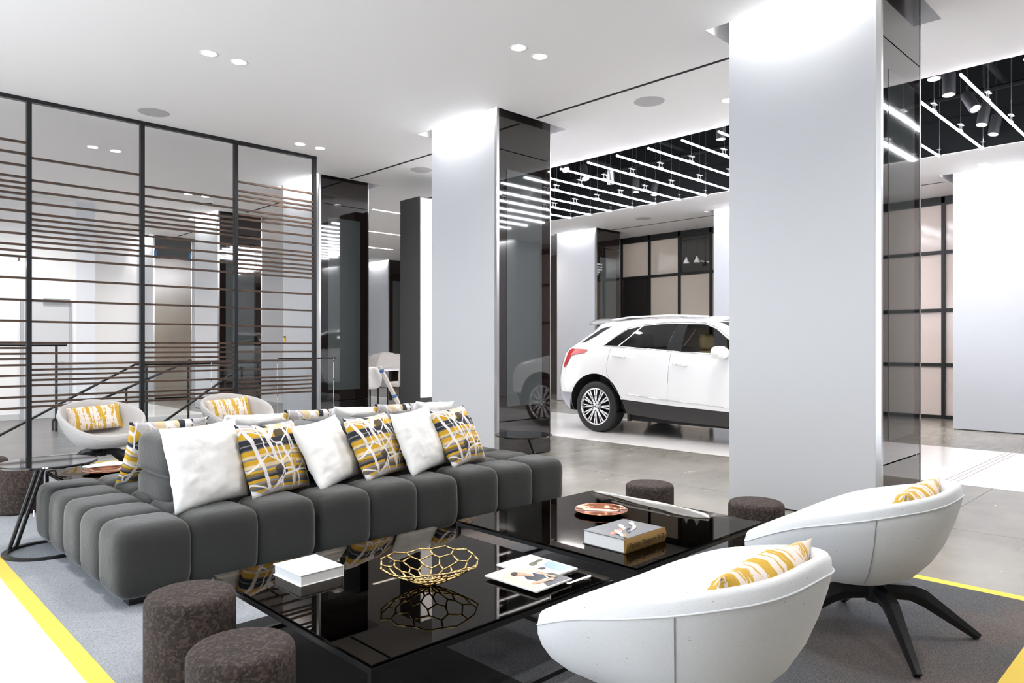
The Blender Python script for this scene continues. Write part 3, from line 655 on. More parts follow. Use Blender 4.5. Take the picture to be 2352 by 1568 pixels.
# ------------------------------------------------------------------ bucket armchairs
def rimz(t_):
    t_ = abs((math.degrees(t_) + 180) % 360 - 180)
    P_ = [(0, .368), (20, .380), (40, .412), (60, .472), (80, .535), (100, .581), (130, .631), (180, .680)]
    v_ = 0
    for k_ in (-8, -4, 0, 4, 8):
        x_ = abs(t_ + k_); x_ = 360 - x_ if x_ > 180 else x_
        v_ += interp(P_, x_) / 5
    return v_
def interp(P_, x):
    if x <= P_[0][0]: return P_[0][1]
    for (a, ya), (b, yb) in zip(P_, P_[1:]):
        if x <= b: f = (x - a) / (b - a); return ya + (yb - ya) * f
    return P_[-1][1]
def rimr(t_): return Vector((.385 * math.copysign(abs(math.sin(t_)) ** .935, math.sin(t_)), .430 * math.copysign(abs(math.cos(t_)) ** .935, math.cos(t_)) , 0))
def shell_bm(kind):
    bm = BM(); N = 72; rings = []
    for i in range(N):
        t_ = 2 * PI * i / N; Rv = rimr(t_); zr = rimz(t_); pts = []
        back = (1 - math.cos(t_)) / 2
        zb_ = .245
        if kind == 'shell':
            prof = [(.0, 0), (.22, 0), (.42, .03), (.60, .12), (.74, .28), (.84, .46), (.915, .66), (.965, .84), (.99, .955)]
            fr_ = max(0, math.cos(t_)); fr_ = fr_ * fr_ * (3 - 2 * fr_)
            frp = [(0, 0), (.30, 0), (.52, .02), (.70, .07), (.83, .17), (.92, .32), (.975, .52), (1.0, .74), (1.0, .93)]
            for (f, g_), (f2, g2) in zip(prof, frp): f = f + (f2 - f) * fr_; g_ = g_ + (g2 - g_) * fr_; pts.append((Rv * f, zb_ + (zr - .02 - zb_) * g_))
            pts.append((Rv * .985, zr + .0)); pts.append((Rv * .968, zr + .012)); pts.append((Rv * .94, zr + .014)); pts.append((Rv * .905, zr + .006))
            zs = .355
            di = max(zr - zs, .0)
            for f, g_ in ((.875, .12), (.85, .30), (.82, .52), (.785, .74), (.74, .90), (.68, .97), (.5, 1.0), (.25, 1.0), (0, 1.0)):
                z = zr - .006 - di * g_ if di > .01 else zs - .003 * g_
                pts.append((Rv * f, min(z, zr)))
        rings.append([bm.verts.new((p.x, p.y, z)) for p, z in pts])
    for i in range(N):
        A, B = rings[i], rings[(i + 1) % N]
        for j in range(len(A) - 1): bm.faces.new([A[j], A[j + 1], B[j + 1], B[j]])
    bmesh.ops.remove_doubles(bm, verts=bm.verts, dist=.0004); return bm
def armchair(x, y, face, lab, m, base_rot=0, bo=(0, 0)):
    t = thing('armchair', lab, 'armchair', (x, y, FZ), face - PI / 2, 'bucket armchairs')
    obj('shell', shell_bm('shell'), m, t, True)
    bm = BM(); pathtube(bm, [(rimr(a).x * .998, rimr(a).y * .998, rimz(a) - .030) for a in [2 * PI * i / 72 for i in range(72)]], .0028, 6, closed=True); obj('piping', bm, m, t, True)
    for s_ in (-1, 1):
        a = s_ * R(118); bm = BM(); Rv = rimr(a); zr = rimz(a)
        pts = [(f * Rv.x * 1.004, f * Rv.y * 1.004, .245 + (zr - .265) * g_) for f, g_ in ((.60, .12), (.74, .28), (.84, .46), (.915, .66), (.965, .84), (.99, .955))]
        pathtube(bm, pts, .0016, 5); obj('seam', bm, seam_mat, t)
    bm = BM(); lathe(bm, [(0, .15), (.04, .15), (.045, .17), (.045, .235), (.09, .25), (0, .25)], 24, c=(bo[0], bo[1], 0)); obj('hub', bm, black_metal, t, 'auto')
    for q in range(4):
        a = base_rot + q * PI / 2; bm = BM()
        top = [(0, .225), (.15, .222), (.20, .205), (.425, .022)]; bot = [(0, .165), (.13, .160), (.185, .135), (.40, 0)]
        wd = [.026, .030, .030, .016]; rings = []
        for (r1, z1), (r2, z2), w_ in zip(top, bot, wd):
            rings.append([bm.verts.new(p) for p in ((r1, -w_ * .6, z1), (r1, w_ * .6, z1), (r1 * .5 + r2 * .5, w_, (z1 + z2) / 2), (r2, w_ * .7, z2), (r2, -w_ * .7, z2), (r1 * .5 + r2 * .5, -w_, (z1 + z2) / 2))])
        for A, B in zip(rings, rings[1:]):
            for j in range(6): bm.faces.new([A[j], A[(j + 1) % 6], B[(j + 1) % 6], B[j]])
        bm.faces.new(rings[0]); bm.faces.new(rings[-1][::-1])
        bmesh.ops.rotate(bm, verts=bm.verts, matrix=Matrix.Rotation(a, 3, 'Z')); bmesh.ops.translate(bm, verts=bm.verts, vec=Vector((bo[0], bo[1], 0))); obj('leg', bm, black_metal, t)
    return t
seam_mat = mat('seam thread', (.30, .31, .33), .9)
chairs = [(1.857, 1.19, R(90), 'pale felt bucket armchair in the near foreground, cut by the bottom edge', chair_mat, R(-50), (0, -.06)),
 (3.24, 1.213, R(93), 'pale felt bucket armchair at the right with its black four-leg base visible', chair_mat, R(-54), (.04, -.10)),
 (2.105, 8.014, R(-89.5), 'grey bucket armchair behind the sofa, left of the two by the screen', chair_mat2, R(45), (0, 0)),
 (3.50, 8.05, R(-92), 'grey bucket armchair behind the sofa, right of the two by the screen', chair_mat2, R(45), (0, 0))]
lab_p = ['ochre streaked lumbar cushion in the nearest armchair', 'ochre streaked lumbar cushion in the right armchair with the black base', 'ochre streaked lumbar cushion in the left armchair by the slatted screen', 'ochre streaked lumbar cushion in the right armchair by the slatted screen']
for i, (x, y, fa, l, m, br, bo) in enumerate(chairs):
    armchair(x, y, fa, l, m, br, bo)
    fv = Vector((math.cos(fa), math.sin(fa), 0)); rt = Vector((fv.y, -fv.x, 0))   # sitter's right
    # seen from the front, left to right runs along -rt
    yaw = math.degrees(math.atan2(-rt.y, -rt.x)); w_ = .53
    b = Vector((x, y, .382 if i > 1 else .402)) - fv * (.18 if i > 1 else .19) + rt * w_ / 2
    pillow('lumbar_cushion', lab_p[i], 'cushion', pil_yel, b, yaw, 24 if i > 1 else 20, 3 if i > 1 else 0, w_, .27 if i > 1 else .30, .13, 30 + i, 'ochre streaked lumbar cushions')
# ------------------------------------------------------------------ things on the tables
paper = mat('paper white', (.86, .86, .86), .5); paperedge = mat('page edges', (.78, .79, .80), .8, bump=(500, .3, .001))
skin = mat('printed skin tone', lin((206, 160, 128)), .35); navy = mat('printed navy', lin((40, 46, 56)), .3); beige = mat('printed beige', lin((222, 204, 184)), .3)
dkhair = mat('printed dark hair', lin((52, 40, 34)), .3); sky = mat('printed blue', lin((140, 172, 200)), .3); leaf = mat('printed olive', lin((92, 100, 70)), .3); black_print = mat('printed black', lin((26, 25, 26)), .3); ink = mat('printed ink', lin((50, 38, 22)), .5)
cream = mat('printed cream', lin((234, 220, 204)), .3); orange = mat('printed orange', lin((190, 110, 70)), .3); gold_cov = mat('gold spine paper', lin((150, 118, 62)), .35, .5); grey_cov = mat('grey cover', lin((92, 94, 96)), .25)
def flat(name, pts, z, m, parent):
    bm = BM(); prism(bm, pts, z, z + .0004); return obj(name, bm, m, parent)
def ell(cx, cy, a, b, rot=0, n=20):
    return [(cx + a * math.cos(t_) * math.cos(rot) - b * math.sin(t_) * math.sin(rot), cy + a * math.cos(t_) * math.sin(rot) + b * math.sin(t_) * math.cos(rot)) for t_ in [2 * PI * i / n for i in range(n)]]
# white book
t = thing('book', 'thick plain white book on the left of the near glass table', 'book', (1.385, 2.605, TZ), R(1))
bm = rbox(0, .198, .0, .225, .042, .046, .0015, 2); obj('front_cover', bm, paper, t); bm = rbox(0, .198, 0, .225, 0, .004, .0015, 2); obj('back_cover', bm, paper, t)
bm = BM(); bx(bm, .006, .192, .004, .219, .004, .042); obj('pages', bm, paperedge, t); bm = rbox(.193, .198, 0, .225, .002, .045, .0015, 2); obj('spine', bm, paper, t)
# magazines
t = thing('magazine', 'magazine with green and blue landscape cover lying under the other magazine', 'magazine', (2.125, 1.985, TZ), R(0))
bm = rbox(0, .212, 0, .280, 0, .009, .002, 2); obj('pages', bm, paper, t)
flat('cover_field', [(.004, .004), (.208, .004), (.208, .276), (.004, .276)], .009, mat('printed pale cover', lin((236, 238, 242)), .25), t)
flat('water_picture', [(.12, .02), (.20, .02), (.20, .15), (.15, .14), (.12, .10)], .0094, sky, t); flat('tree_picture', ell(.115, .17, .03, .018, .5), .0094, leaf, t); flat('tree_picture', ell(.165, .185, .03, .012, .2), .0094, leaf, t)
flat('rock_picture', ell(.09, .10, .025, .014, 0), .0094, black_print, t); flat('rock_picture', ell(.06, .13, .02, .010, .4), .0094, leaf, t)
t = thing('magazine', 'top magazine whose cover shows a smiling man in a dark waistcoat', 'magazine', (1.982, 1.888, TZ + .0095), R(2))
bm = rbox(0, .215, 0, .285, 0, .008, .002, 2); obj('pages', bm, paper, t)
flat('cover_field', [(.003, .003), (.212, .003), (.212, .282), (.003, .282)], .008, beige, t)
flat('cover_field', [(.004, .20), (.1, .24), (.211, .20), (.211, .281), (.004, .281)], .0085, cream, t)
flat('dark_corner', [(.16, .004), (.21, .004), (.21, .10), (.175, .12), (.12, .02)], .0085, black_print, t)
flat('trousers_picture', [(.07, .005), (.17, .005), (.17, .07), (.10, .06)], .0086, navy, t)
# man printed: local x to the right of picture, y up
flat('shirt_picture', [(.045, .075), (.085, .045), (.15, .07), (.185, .13), (.165, .165), (.115, .175), (.06, .16)], .0090, paper, t)
flat('waistcoat_picture', [(.085, .075), (.145, .075), (.165, .11), (.15, .16), (.125, .125), (.10, .16), (.075, .12)], .0095, navy, t)
flat('neck_picture', [(.105, .145), (.12, .125), (.135, .155), (.12, .175)], .0099, skin, t)
flat('head_picture', ell(.10, .185, .022, .028, .5), .0103, skin, t); flat('hair_picture', ell(.088, .201, .022, .014, .6), .0106, dkhair, t)
flat('arm_picture', [(.045, .07), (.06, .055), (.14, .04), (.145, .055), (.07, .08)], .0099, skin, t); flat('hand_picture', ell(.145, .05, .018, .012, .3), .0103, skin, t)
flat('arm_picture', [(.165, .155), (.185, .15), (.18, .08), (.165, .085)], .0099, skin, t); flat('hand_picture', ell(.175, .072, .012, .018, 0), .0103, skin, t)
# thick fashion book
t = thing('book', 'thick hardcover book with gold spine on the copper tray table', 'book', (2.668, 1.985, TZ), R(0))
L, Dp, Hh = .322, .248, .066
bm = rbox(0, L, 0, Dp, Hh - .004, Hh, .0015, 2); obj('front_cover', bm, grey_cov, t); bm = rbox(-.004, L, 0, Dp, 0, .004, .0015, 2); obj('back_cover', bm, black_print, t)
bm = BM(); bx(bm, .004, L - .004, .006, Dp - .004, .004, Hh - .004); obj('pages', bm, paperedge, t)
bm = BM(); n = 8
pr = [(-.010 * math.sin(PI * i / n), .0 + Hh * i / n) for i in range(n + 1)]
A = [bm.verts.new((0, y_, z_)) for y_, z_ in pr]; B = [bm.verts.new((L, y_, z_)) for y_, z_ in pr]; A2 = [bm.verts.new((0, .006, z_)) for y_, z_ in pr]; B2 = [bm.verts.new((L, .006, z_)) for y_, z_ in pr]
for i in range(n):
    bm.faces.new([A[i], B[i], B[i + 1], A[i + 1]]); bm.faces.new([A2[i], A2[i + 1], B2[i + 1], B2[i]]); bm.faces.new([A[i], A[i + 1], A2[i + 1], A2[i]]); bm.faces.new([B[i + 1], B[i], B2[i], B2[i + 1]])
bm.faces.new([A[0], A2[0], B2[0], B[0]]); bm.faces.new([A[-1], B[-1], B2[-1], A2[-1]])
obj('spine', bm, gold_cov, t, 'auto')
def text(s, size, m, parent, loc, rot, ext=.0004, sx=1.0):
    cu = bpy.data.curves.new('lettering', 'FONT'); cu.body = s; cu.size = size; cu.extrude = ext; cu.align_x = 'CENTER'; cu.align_y = 'CENTER'; cu.materials.append(m)
    tmp = bpy.data.objects.new('lettering_curve', cu); C.objects.link(tmp); bpy.context.view_layer.update()
    me = bpy.data.meshes.new_from_object(tmp.evaluated_get(bpy.context.evaluated_depsgraph_get())); bpy.data.objects.remove(tmp); bpy.data.curves.remove(cu)
    o = bpy.data.objects.new('lettering', me); C.objects.link(o); o.parent = parent; o.location = loc; o.rotation_euler = rot; o.scale = (sx, 1, 1); return o
text('Fashion Designers A–Z', .034, ink, t, (L / 2, -.0100, Hh * .5), (PI / 2, 0, 0), sx=.86)
rnd = random.Random(5)
cols = [cream, orange, beige, gold_cov, mat('printed grey blue', lin((168, 178, 190)), .3), cream, paper, dkhair]
for i in range(16):
    a = rnd.uniform(.05, .27); b = rnd.uniform(.05, .20); b = .05 + .5 * (a - .05) + rnd.uniform(-.03, .06)
    flat('cover_picture', ell(a, min(max(b, .04), .205), rnd.uniform(.018, .045), rnd.uniform(.006, .014), rnd.uniform(.2, .9)), Hh + .0001 + .0003 * i, cols[i % 8], t)
# copper trays
copper = mat('polished copper', lin((226, 150, 112)), .13, 1)
def tray(x, y, r, lab):
    bm = BM(); lathe(bm, [(0, .006), (r * .64, .006), (r * .70, .012), (r * .74, .016), (r * .97, .018), (r, .021), (r, .017), (r * .76, .011), (r * .6, 0), (0, 0)], 72)
    o = obj('copper_tray', bm, copper, None, True, loc=(x, y, TZ)); tag(o, lab, 'tray', 'round copper trays'); return o
tray(3.24, 2.58, .152, 'round copper tray on the glass table beside the thick book'); tray(1.62, 6.04, .165, 'round copper tray on the glass table behind the sofa')
# things on rear table
t = thing('magazine', 'white magazine on the rear glass table behind the copper tray', 'magazine', (1.50, 6.12, TZ), R(25)); bm = rbox(0, .27, 0, .2, 0, .012, .002, 2); obj('pages', bm, paper, t)
t.location = (1.62, 6.2, TZ)
t = thing('magazine', 'black magazine with white lettering on the rear glass table', 'magazine', (1.88, 6.14, TZ), R(12)); bm = rbox(0, .2, 0, .2, 0, .008, .002, 2); obj('pages', bm, black_print, t)
bm = BM()
for i in range(8): bx(bm, .015 + .022 * i, .015 + .022 * i + .013, .01, .035, .008, .0085)
obj('cover_lettering', bm, paper, t)
# silver wavy tray (long freeform)
silver = mat('polished silver', (.95, .93, .88), .22, 1)
bm = BM(); N, M = 60, 12; g = []
for i in range(N + 1):
    s_ = i / N; yy = 2.985 - .915 * s_; xc = interp([(0, 3.665), (.3, 3.645), (.55, 3.615), (.8, 3.575), (1, 3.565)], s_) + .006 * math.sin(s_ * 12); wl = .006 + interp([(0, .0), (.12, .022), (.3, .040), (.55, .062), (.8, .085), (.93, .06), (1, .0)], s_)
    row = []
    for j in range(M + 1):
        q = 2 * j / M - 1
        row.append(bm.verts.new((xc + q * wl, yy,   .002 + .004 * q * q * q * q + .002 * math.sin(s_ * 13 + q * 2) * q * q)))
    g.append(row)
for i in range(N):
    for j in range(M): bm.faces.new([g[i][j], g[i + 1][j], g[i + 1][j + 1], g[i][j + 1]])
sol = bmesh.ops.solidify(bm, geom=bm.faces[:], thickness=.001)
o = obj('silver_tray', bm, silver, None, True, loc=(0, 0, TZ + .0005)); tag(o, 'long wavy silver tray along the far edge of the copper tray table', 'tray')
# gold wire bowl
gold = mat('polished brass', lin((214, 186, 128)), .14, 1)
bm = BM(); rnd = random.Random(11)
lev = [(.028, .004), (.060, .014), (.088, .030), (.116, .048), (.146, .066), (.176, .084), (.196, .096)]
# honeycomb wrapped on a bowl surface: rows of hexagons
def bp(s_, th):   # s_ 0..1 outwards
    r_ = .012 + .186 * s_; z_ = .004 + .092 * s_ ** 1.25 + .007 * math.sin(3 * th + 1) * s_
    return Vector((r_ * math.cos(th), r_ * math.sin(th), z_))
NA = 11; rows = 4; P = {}
for i in range(rows * 2 + 1):
    for j in range(NA):
        s_ = [.0, .16, .28, .44, .56, .72, .82, .96, 1.0][i] + rnd.uniform(-.022, .022)
        off = .5 if (i // 2 + i % 2) % 2 else 0
        off = [0, 0, .5, .5, 0, 0, .5, .5, 0][i]
        P[(i, j)] = bp(max(s_, 0.02), 2 * PI * (j + off + rnd.uniform(-.10, .10)) / NA)
E_ = []
for i in range(0, rows * 2):
    for j in range(NA):
        if i % 2 == 0: E_.append(((i, j), (i + 1, j)))      # radial spokes
        else:
            # zig-zag to the next level, whose points are offset by half a step
            if [0, 0, .5, .5, 0, 0, .5, .5, 0][i] == 0: E_ += [((i, j), (i + 1, j)), ((i, j), (i + 1, (j - 1) % NA))]
            else: E_ += [((i, j), (i + 1, j)), ((i, j), (i + 1, (j + 1) % NA))]
for a, b in E_: tube(bm, P[a], P[b], .0036, 6)
for p in P.values(): bmesh.ops.create_icosphere(bm, subdivisions=1, radius=.0050, matrix=Matrix.Translation(p))
o = obj('wire_bowl', bm, gold, None, True, loc=(1.765, 2.27, TZ + .001)); tag(o, 'open honeycomb gold wire bowl on the near glass table', 'bowl')
# ------------------------------------------------------------------ white car (side facing the camera is its right side, nose towards -Y)
car = thing('car', 'white five-door luxury SUV parked on the white floor strip behind the pillars', 'car', (9.14, 6.56, 0))
# local frame: s forward along -Y from the rear wheel contact, q outwards (camera side = -X), z up
HWc = .95
car_white = mat('pearl white car paint', (.90, .90, .90), .18, coat=1.0); clad = mat('black car cladding', lin((40, 38, 37)), .5); silverp = mat('silver bumper', lin((168, 168, 178)), .35, .4)
tyre = mat('tyre rubber', (.012, .012, .012), .6); tail_red = mat('red tail lamp', lin((190, 16, 24)), .12, coat=1); tan = mat('tan leather', lin((128, 112, 78)), .6); dark_cab = mat('dark cabin', (.010, .010, .010), .8)
wheel_chrome = mat('polished alloy', (.80, .80, .82), .16, 1)
def interp(P_, x):
    if x <= P_[0][0]: return P_[0][1]
    for (a, ya), (b, yb) in zip(P_, P_[1:]):
        if x <= b: f = (x - a) / (b - a); return ya + (yb - ya) * f
    return P_[-1][1]
def s_rear(z): return interp([(.2, -.72), (.35, -.88), (.5, -.97), (.75, -.99), (.95, -.955), (1.2, -.90), (1.3, -.74), (1.5, -.45), (1.56, -.40), (1.7, -.3)], z)
def s_front(z): return interp([(.2, 3.45), (.45, 3.68), (.75, 3.70), (.95, 3.60), (1.1, 3.2), (1.7, 2.0)], z)
def ztop(s): return interp([(-.9, 1.18), (-.72, 1.31), (-.45, 1.50), (-.36, 1.575), (.1, 1.61), (.6, 1.63), (1.2, 1.625), (1.6, 1.60), (1.85, 1.545), (2.06, 1.44), (2.35, 1.27), (2.6, 1.12), (3.0, 1.04), (3.4, .96), (3.62, .84), (3.7, .75)], s)
def wz(z): return interp([(.2, .87), (.35, .915), (.55, .945), (.75, .95), (.95, .94), (1.1, .915), (1.2, .885), (1.3, .84), (1.45, .765), (1.58, .69), (1.65, .66)], z)
def Wd(s, z):
    w_ = wz(z)
    sr, sf = s_rear(z), s_front(z)
    u = min(max((sr + .62 - s) / .62, 0), 1); w_ -= .34 * (1 - math.sqrt(max(1 - u ** 2.2, 0)))
    u = min(max((s - (sf - .75)) / .75, 0), 1); w_ -= .34 * (1 - math.sqrt(max(1 - u ** 2.2, 0)))
    return max(w_, .2)
def sp(s, z, side=1, off=0): return (-(Wd(s, z) + off) * side, -s, z)
def inpoly(p, poly):
    x, y = p; c_ = False; j = len(poly) - 1
    for i in range(len(poly)):
        xi, yi = poly[i]; xj, yj = poly[j]
        if (yi > y) != (yj > y) and x < (xj - xi) * (y - yi) / (yj - yi) + xi: c_ = not c_
        j = i
    return c_
def dens(poly, st=.06, closed=True):
    out = []
    for i in range(len(poly) if closed else len(poly) - 1):
        a, b = Vector(poly[i]), Vector(poly[(i + 1) % len(poly)]); n = max(1, int((b - a).length / st))
        for q in range(n): out.append(tuple(a + (b - a) * q / n))
    return out
def patch(name, poly, holes, m, side, off=0, st=.07, thick=0):
    poly = dens(poly, st); holes = [dens(h_, st) for h_ in holes]; pts = []; edges = []
    for loop in [poly] + holes:
        n0 = len(pts); pts += loop; edges += [(n0 + i, n0 + (i + 1) % len(loop)) for i in range(len(loop))]
    xs = [p[0] for p in poly]; ys = [p[1] for p in poly]; x = min(xs) + st / 2
    while x < max(xs):
        y = min(ys) + st / 2
        while y < max(ys):
            if inpoly((x, y), poly) and not any(inpoly((x, y), h_) for h_ in holes): pts.append((x, y))
            y += st
        x += st
    v2, e2, f2, *_ = delaunay_2d_cdt([Vector(p) for p in pts], edges, [], 0, 1e-5)
    bm = BM(); vs = [bm.verts.new(sp(v_.x, v_.y, side, off)) for v_ in v2]
    for f in f2:
        c_ = (sum(v2[i].x for i in f) / len(f), sum(v2[i].y for i in f) / len(f))
        if inpoly(c_, poly) and not any(inpoly(c_, h_) for h_ in holes):
            fc = bm.faces.new([vs[i] for i in f])
            fc.normal_update()
            if fc.normal.x * side > 0: fc.normal_flip()
    for v_ in [v_ for v_ in bm.verts if not v_.link_faces]: bm.verts.remove(v_)
    if thick: bmesh.ops.solidify(bm, geom=bm.faces[:], thickness=thick)
    return obj(name, bm, m, car, True, normals=False)
def arc(cs, cz, r, a0, a1, n=14): return [(cs + r * math.cos(R(a0 + (a1 - a0) * i / n)), cz + r * math.sin(R(a0 + (a1 - a0) * i / n))) for i in range(n + 1)]
AX = (-.08, 2.78); AR = .485
top = [(s, ztop(s)) for s in (-.42, -.36, -.1, .1, .35, .6, .9, 1.2, 1.4, 1.6, 1.75, 1.85, 1.95, 2.06, 2.2, 2.35, 2.6, 2.8, 3.0, 3.2, 3.4, 3.55, 3.62)]
front = [(3.69, .72), (3.68, .52)]
rear = [(s_rear(z), z) for z in (.56, .65, .75, .85, .95, 1.05, 1.2, 1.25, 1.3, 1.4, 1.5)]
q_win = [(.03, 1.262), (.19, 1.38), (.36, 1.492), (.585, 1.53), (.44, 1.395), (.27, 1.255)]
r_win = [(.30, 1.253), (.46, 1.395), (.615, 1.535), (.9, 1.556), (1.175, 1.558), (1.13, 1.36), (1.10, 1.20), (.7, 1.225)]
f_win = [(1.335, 1.18), (1.325, 1.35), (1.325, 1.55), (1.595, 1.54), (1.775, 1.475), (2.04, 1.30), (2.03, 1.22), (1.95, 1.155)]
body = rear + top + front + [(3.3, .50)] + arc(AX[1], .37, AR, 15, 165) + [(2.2, .42), (1.16, .46), (AX[0] + AR * .97 + .03, .50)] + arc(AX[0], .37, AR, 15, 157) 
W_LAB = None
for sd in (1, -1):
    patch('body_side', body, [q_win, r_win, f_win], car_white, sd)
    patch('rear_side_window', q_win, [], car_glass, sd, -.004); patch('rear_door_window', r_win, [], car_glass, sd, -.004)
    patch('sill_cladding', [(AX[0] + AR + .0, .49), (1.16, .457), (2.2, .417), (AX[1] - AR - .0, .42), (AX[1] - AR - .03, .23), (1.2, .25), (AX[0] + AR + .06, .30)], [], clad, sd, .004)
    patch('bumper_side', [(s_rear(.56), .56), (s_rear(.5), .5), (s_rear(.35), .35), (-.66, .26), (-.545, .30), (-.56, .40), (-.53, .56)], [], silverp, sd, .002)
    patch('pillar_trim', [(1.10, 1.195), (1.175, 1.558), (1.325, 1.552), (1.335, 1.18)], [], slot_mat, sd, .003)
    patch('tail_lamp', [(-.74, .935), (-.745, .97), (-.665, 1.19), (-.62, 1.215), (-.45, 1.215), (-.26, 1.205), (-.25, 1.195), (-.31, 1.155), (-.53, 1.125), (-.59, 1.10), (-.65, 1.0), (-.70, .93)], [], tail_red, sd, .014)
    patch('rear_corner_glass', [(-.46, 1.305), (-.33, 1.40), (-.16, 1.515), (.05, 1.545), (-.05, 1.49), (-.2, 1.40), (-.38, 1.315)], [], slot_mat, sd, .005, st=.04)
    for nm, pth, r_ in (('window_chrome', [(.02, 1.255), (.19, 1.39), (.36, 1.512), (.62, 1.555), (.9, 1.575), (1.25, 1.577), (1.6, 1.558), (1.78, 1.495), (2.06, 1.32)], .006), ('belt_chrome', [(.02, 1.255), (.5, 1.232), (1.1, 1.192), (1.5, 1.165), (1.95, 1.14)], .005), ('door_chrome', [(.48, .582), (1.15, .53), (2.06, .478)], .008)):
        bm = BM(); pathtube(bm, [sp(a, b, sd, .004) for a, b in dens(pth, .08, False) + [pth[-1]]], r_, 6); obj(nm, bm, chrome, car, True)
    for pth in ([(1.185, 1.19), (1.17, .9), (1.15, .46)], [(.16, 1.23), (.13, 1.0), (.14, .86), (.24, .70), (.40, .52)], [(2.2, 1.14), (2.18, .8), (2.14, .44)]):
        bm = BM(); pathtube(bm, [sp(a, b, sd, -.001) for a, b in dens(pth, .06, False) + [pth[-1]]], .003, 5); obj('door_gap', bm, mat('panel gap', (.15, .15, .15), .6) if 'panel gap' not in MATS else MATS['panel gap'], car)
    for a, z_ in ((.33, 1.10), (1.34, 1.0)):
        bm = BM(); pathtube(bm, [sp(a - .10, z_ + .012, sd, .004), sp(a - .07, z_ + .012, sd, .032), sp(a, z_ + .006, sd, .04), sp(a + .08, z_ - .004, sd, .034), sp(a + .115, z_ - .01, sd, .004)], .012, 8, flat=1.0); obj('door_handle', bm, chrome, car, True)
    # mirror
    bm = BM(); puff(bm, -.13, .13, -.085, .085, -.085, .085, e=2.6, n=10, bulge=0); bmesh.ops.translate(bm, verts=bm.verts, vec=Vector((-sd * 1.075, -2.0, 1.17))); obj('door_mirror', bm, car_white, car, True)
    bm = BM(); tube(bm, (-sd * .90, -1.98, 1.12), (-sd * 1.03, -2.0, 1.13), .03, 8); obj('mirror_stalk', bm, clad, car)
# roof / hood shell
secs = [-.55, -.50, -.45, -.40, -.3, -.1, .1, .35, .6, .9, 1.2, 1.4, 1.6, 1.75, 1.85, 1.95]
def shell(name, ss, m, crown=.06, low=0):
    bm = BM(); rows_ = []
    for s in ss:
        z = ztop(s); w_ = Wd(s, z) ; rows_.append([bm.verts.new((w_ * u, -s - (0 if s < 2 else .06 * (1 - u * u)), z + crown * (1 - abs(u) ** 2.4) - low)) for u in [j / 8 - 1 for j in range(17)]])
    for A, B in zip(rows_, rows_[1:]):
        for j in range(16): bm.faces.new([A[j], A[j + 1], B[j + 1], B[j]])
    return obj(name, bm, m, car, True)
shell('roof', [-.42, -.36, -.25, -.1, .1, .35, .6, .9, 1.2, 1.4, 1.6, 1.75], car_white)
shell('windshield', [1.75, 1.85, 1.95, 2.06, 2.2, 2.35, 2.5, 2.6], car_clear)
shell('hood', [2.6, 2.8, 3.0, 3.2, 3.4, 3.55, 3.62, 3.7], car_white, .05)
bm = BM(); rb = []
for s, z_, w_ in ((-.50, 1.575, .55), (-.47, 1.605, .60), (-.36, 1.64, .64), (-.2, 1.662, .66)): rb.append([bm.verts.new((w_ * u, -s, z_ + .012 * (1 - u * u))) for u in [j / 6 - 1 for j in range(13)]])
for A, B in zip(rb, rb[1:]):
    for j in range(12): bm.faces.new([A[j], A[j + 1], B[j + 1], B[j]])
bmesh.ops.solidify(bm, geom=bm.faces[:], thickness=.03); obj('roof_spoiler', bm, car_white, car, True)
for sd in (-1, 1):
    bm = BM(); pathtube(bm, [(-sd * .64, .0, 1.64), (-sd * .64, -.3, 1.668), (-sd * .64, -1.0, 1.678), (-sd * .64, -1.6, 1.645)], .012, 8)
    obj('roof_rail', bm, car_white, car, True)
# rear and front faces
def endface(name, zs, fs, sgn, m, off=0, bow=.07, um=1.0):
    bm = BM(); rows_ = []
    for z in zs:
        s0 = fs(z); w_ = Wd(s0, z) * um; rows_.append([bm.verts.new((w_ * u, -(s0 + sgn * (bow * (1 - u * u) + off)), z)) for u in [j / 8 - 1 for j in range(17)]])
    for A, B in zip(rows_, rows_[1:]):
        for j in range(16): bm.faces.new([A[j], A[j + 1], B[j + 1], B[j]])
    return obj(name, bm, m, car, True)
endface('tailgate', [.56, .65, .75, .85, .95, 1.05, 1.2, 1.25, 1.3, 1.4, 1.5, 1.56], s_rear, -1, car_white)
endface('rear_window', [1.27, 1.3, 1.4, 1.5, 1.55], s_rear, -1, car_glass, .008, um=.99)
endface('rear_bumper', [.26, .35, .45, .56], s_rear, -1, silverp, .004)
endface('front_fascia', [.25, .45, .6, .75, .85, .95], s_front, 1, car_white)
endface('grille', [.4, .6, .8], s_front, 1, slot_mat, .01, um=.6)
# cabin
bm = BM(); bx(bm, -.80, .80, -3.3, .5, .35, .42); bx(bm, -.80, -.78, -2.2, .1, .42, 1.1); bx(bm, .78, .80, -2.2, .1, .42, 1.1); bx(bm, -.74, .74, -2.75, -2.15, .42, 1.10); bx(bm, -.78, .78, .02, .06, .42, 1.2); obj('cabin_shell', bm, dark_cab, car)
bm = BM()
for s0 in (AX[0], AX[1]):
    for sd in (-1, 1): lathe(bm, [(AR + .015, -.26), (AR + .015, .0), (AR - .0, .012)], 32, c=(0, 0, 0), axis='X')
bm.free()
for s0 in (AX[0], AX[1]):
    for sd in (1, -1):
        bm = BM(); lathe(bm, [(0, .30), (AR + .01, .30), (AR + .012, .0)], 40, axis='X')
        if sd < 0: bmesh.ops.scale(bm, vec=Vector((-1, 1, 1)), verts=bm.verts)
        bmesh.ops.translate(bm, verts=bm.verts, vec=Vector((-sd * .915, -s0, .37)))
        for v_ in bm.verts:
            v_.co.z = max(v_.co.z, .30)
        obj('wheel_well', bm, dark_cab, car, True)
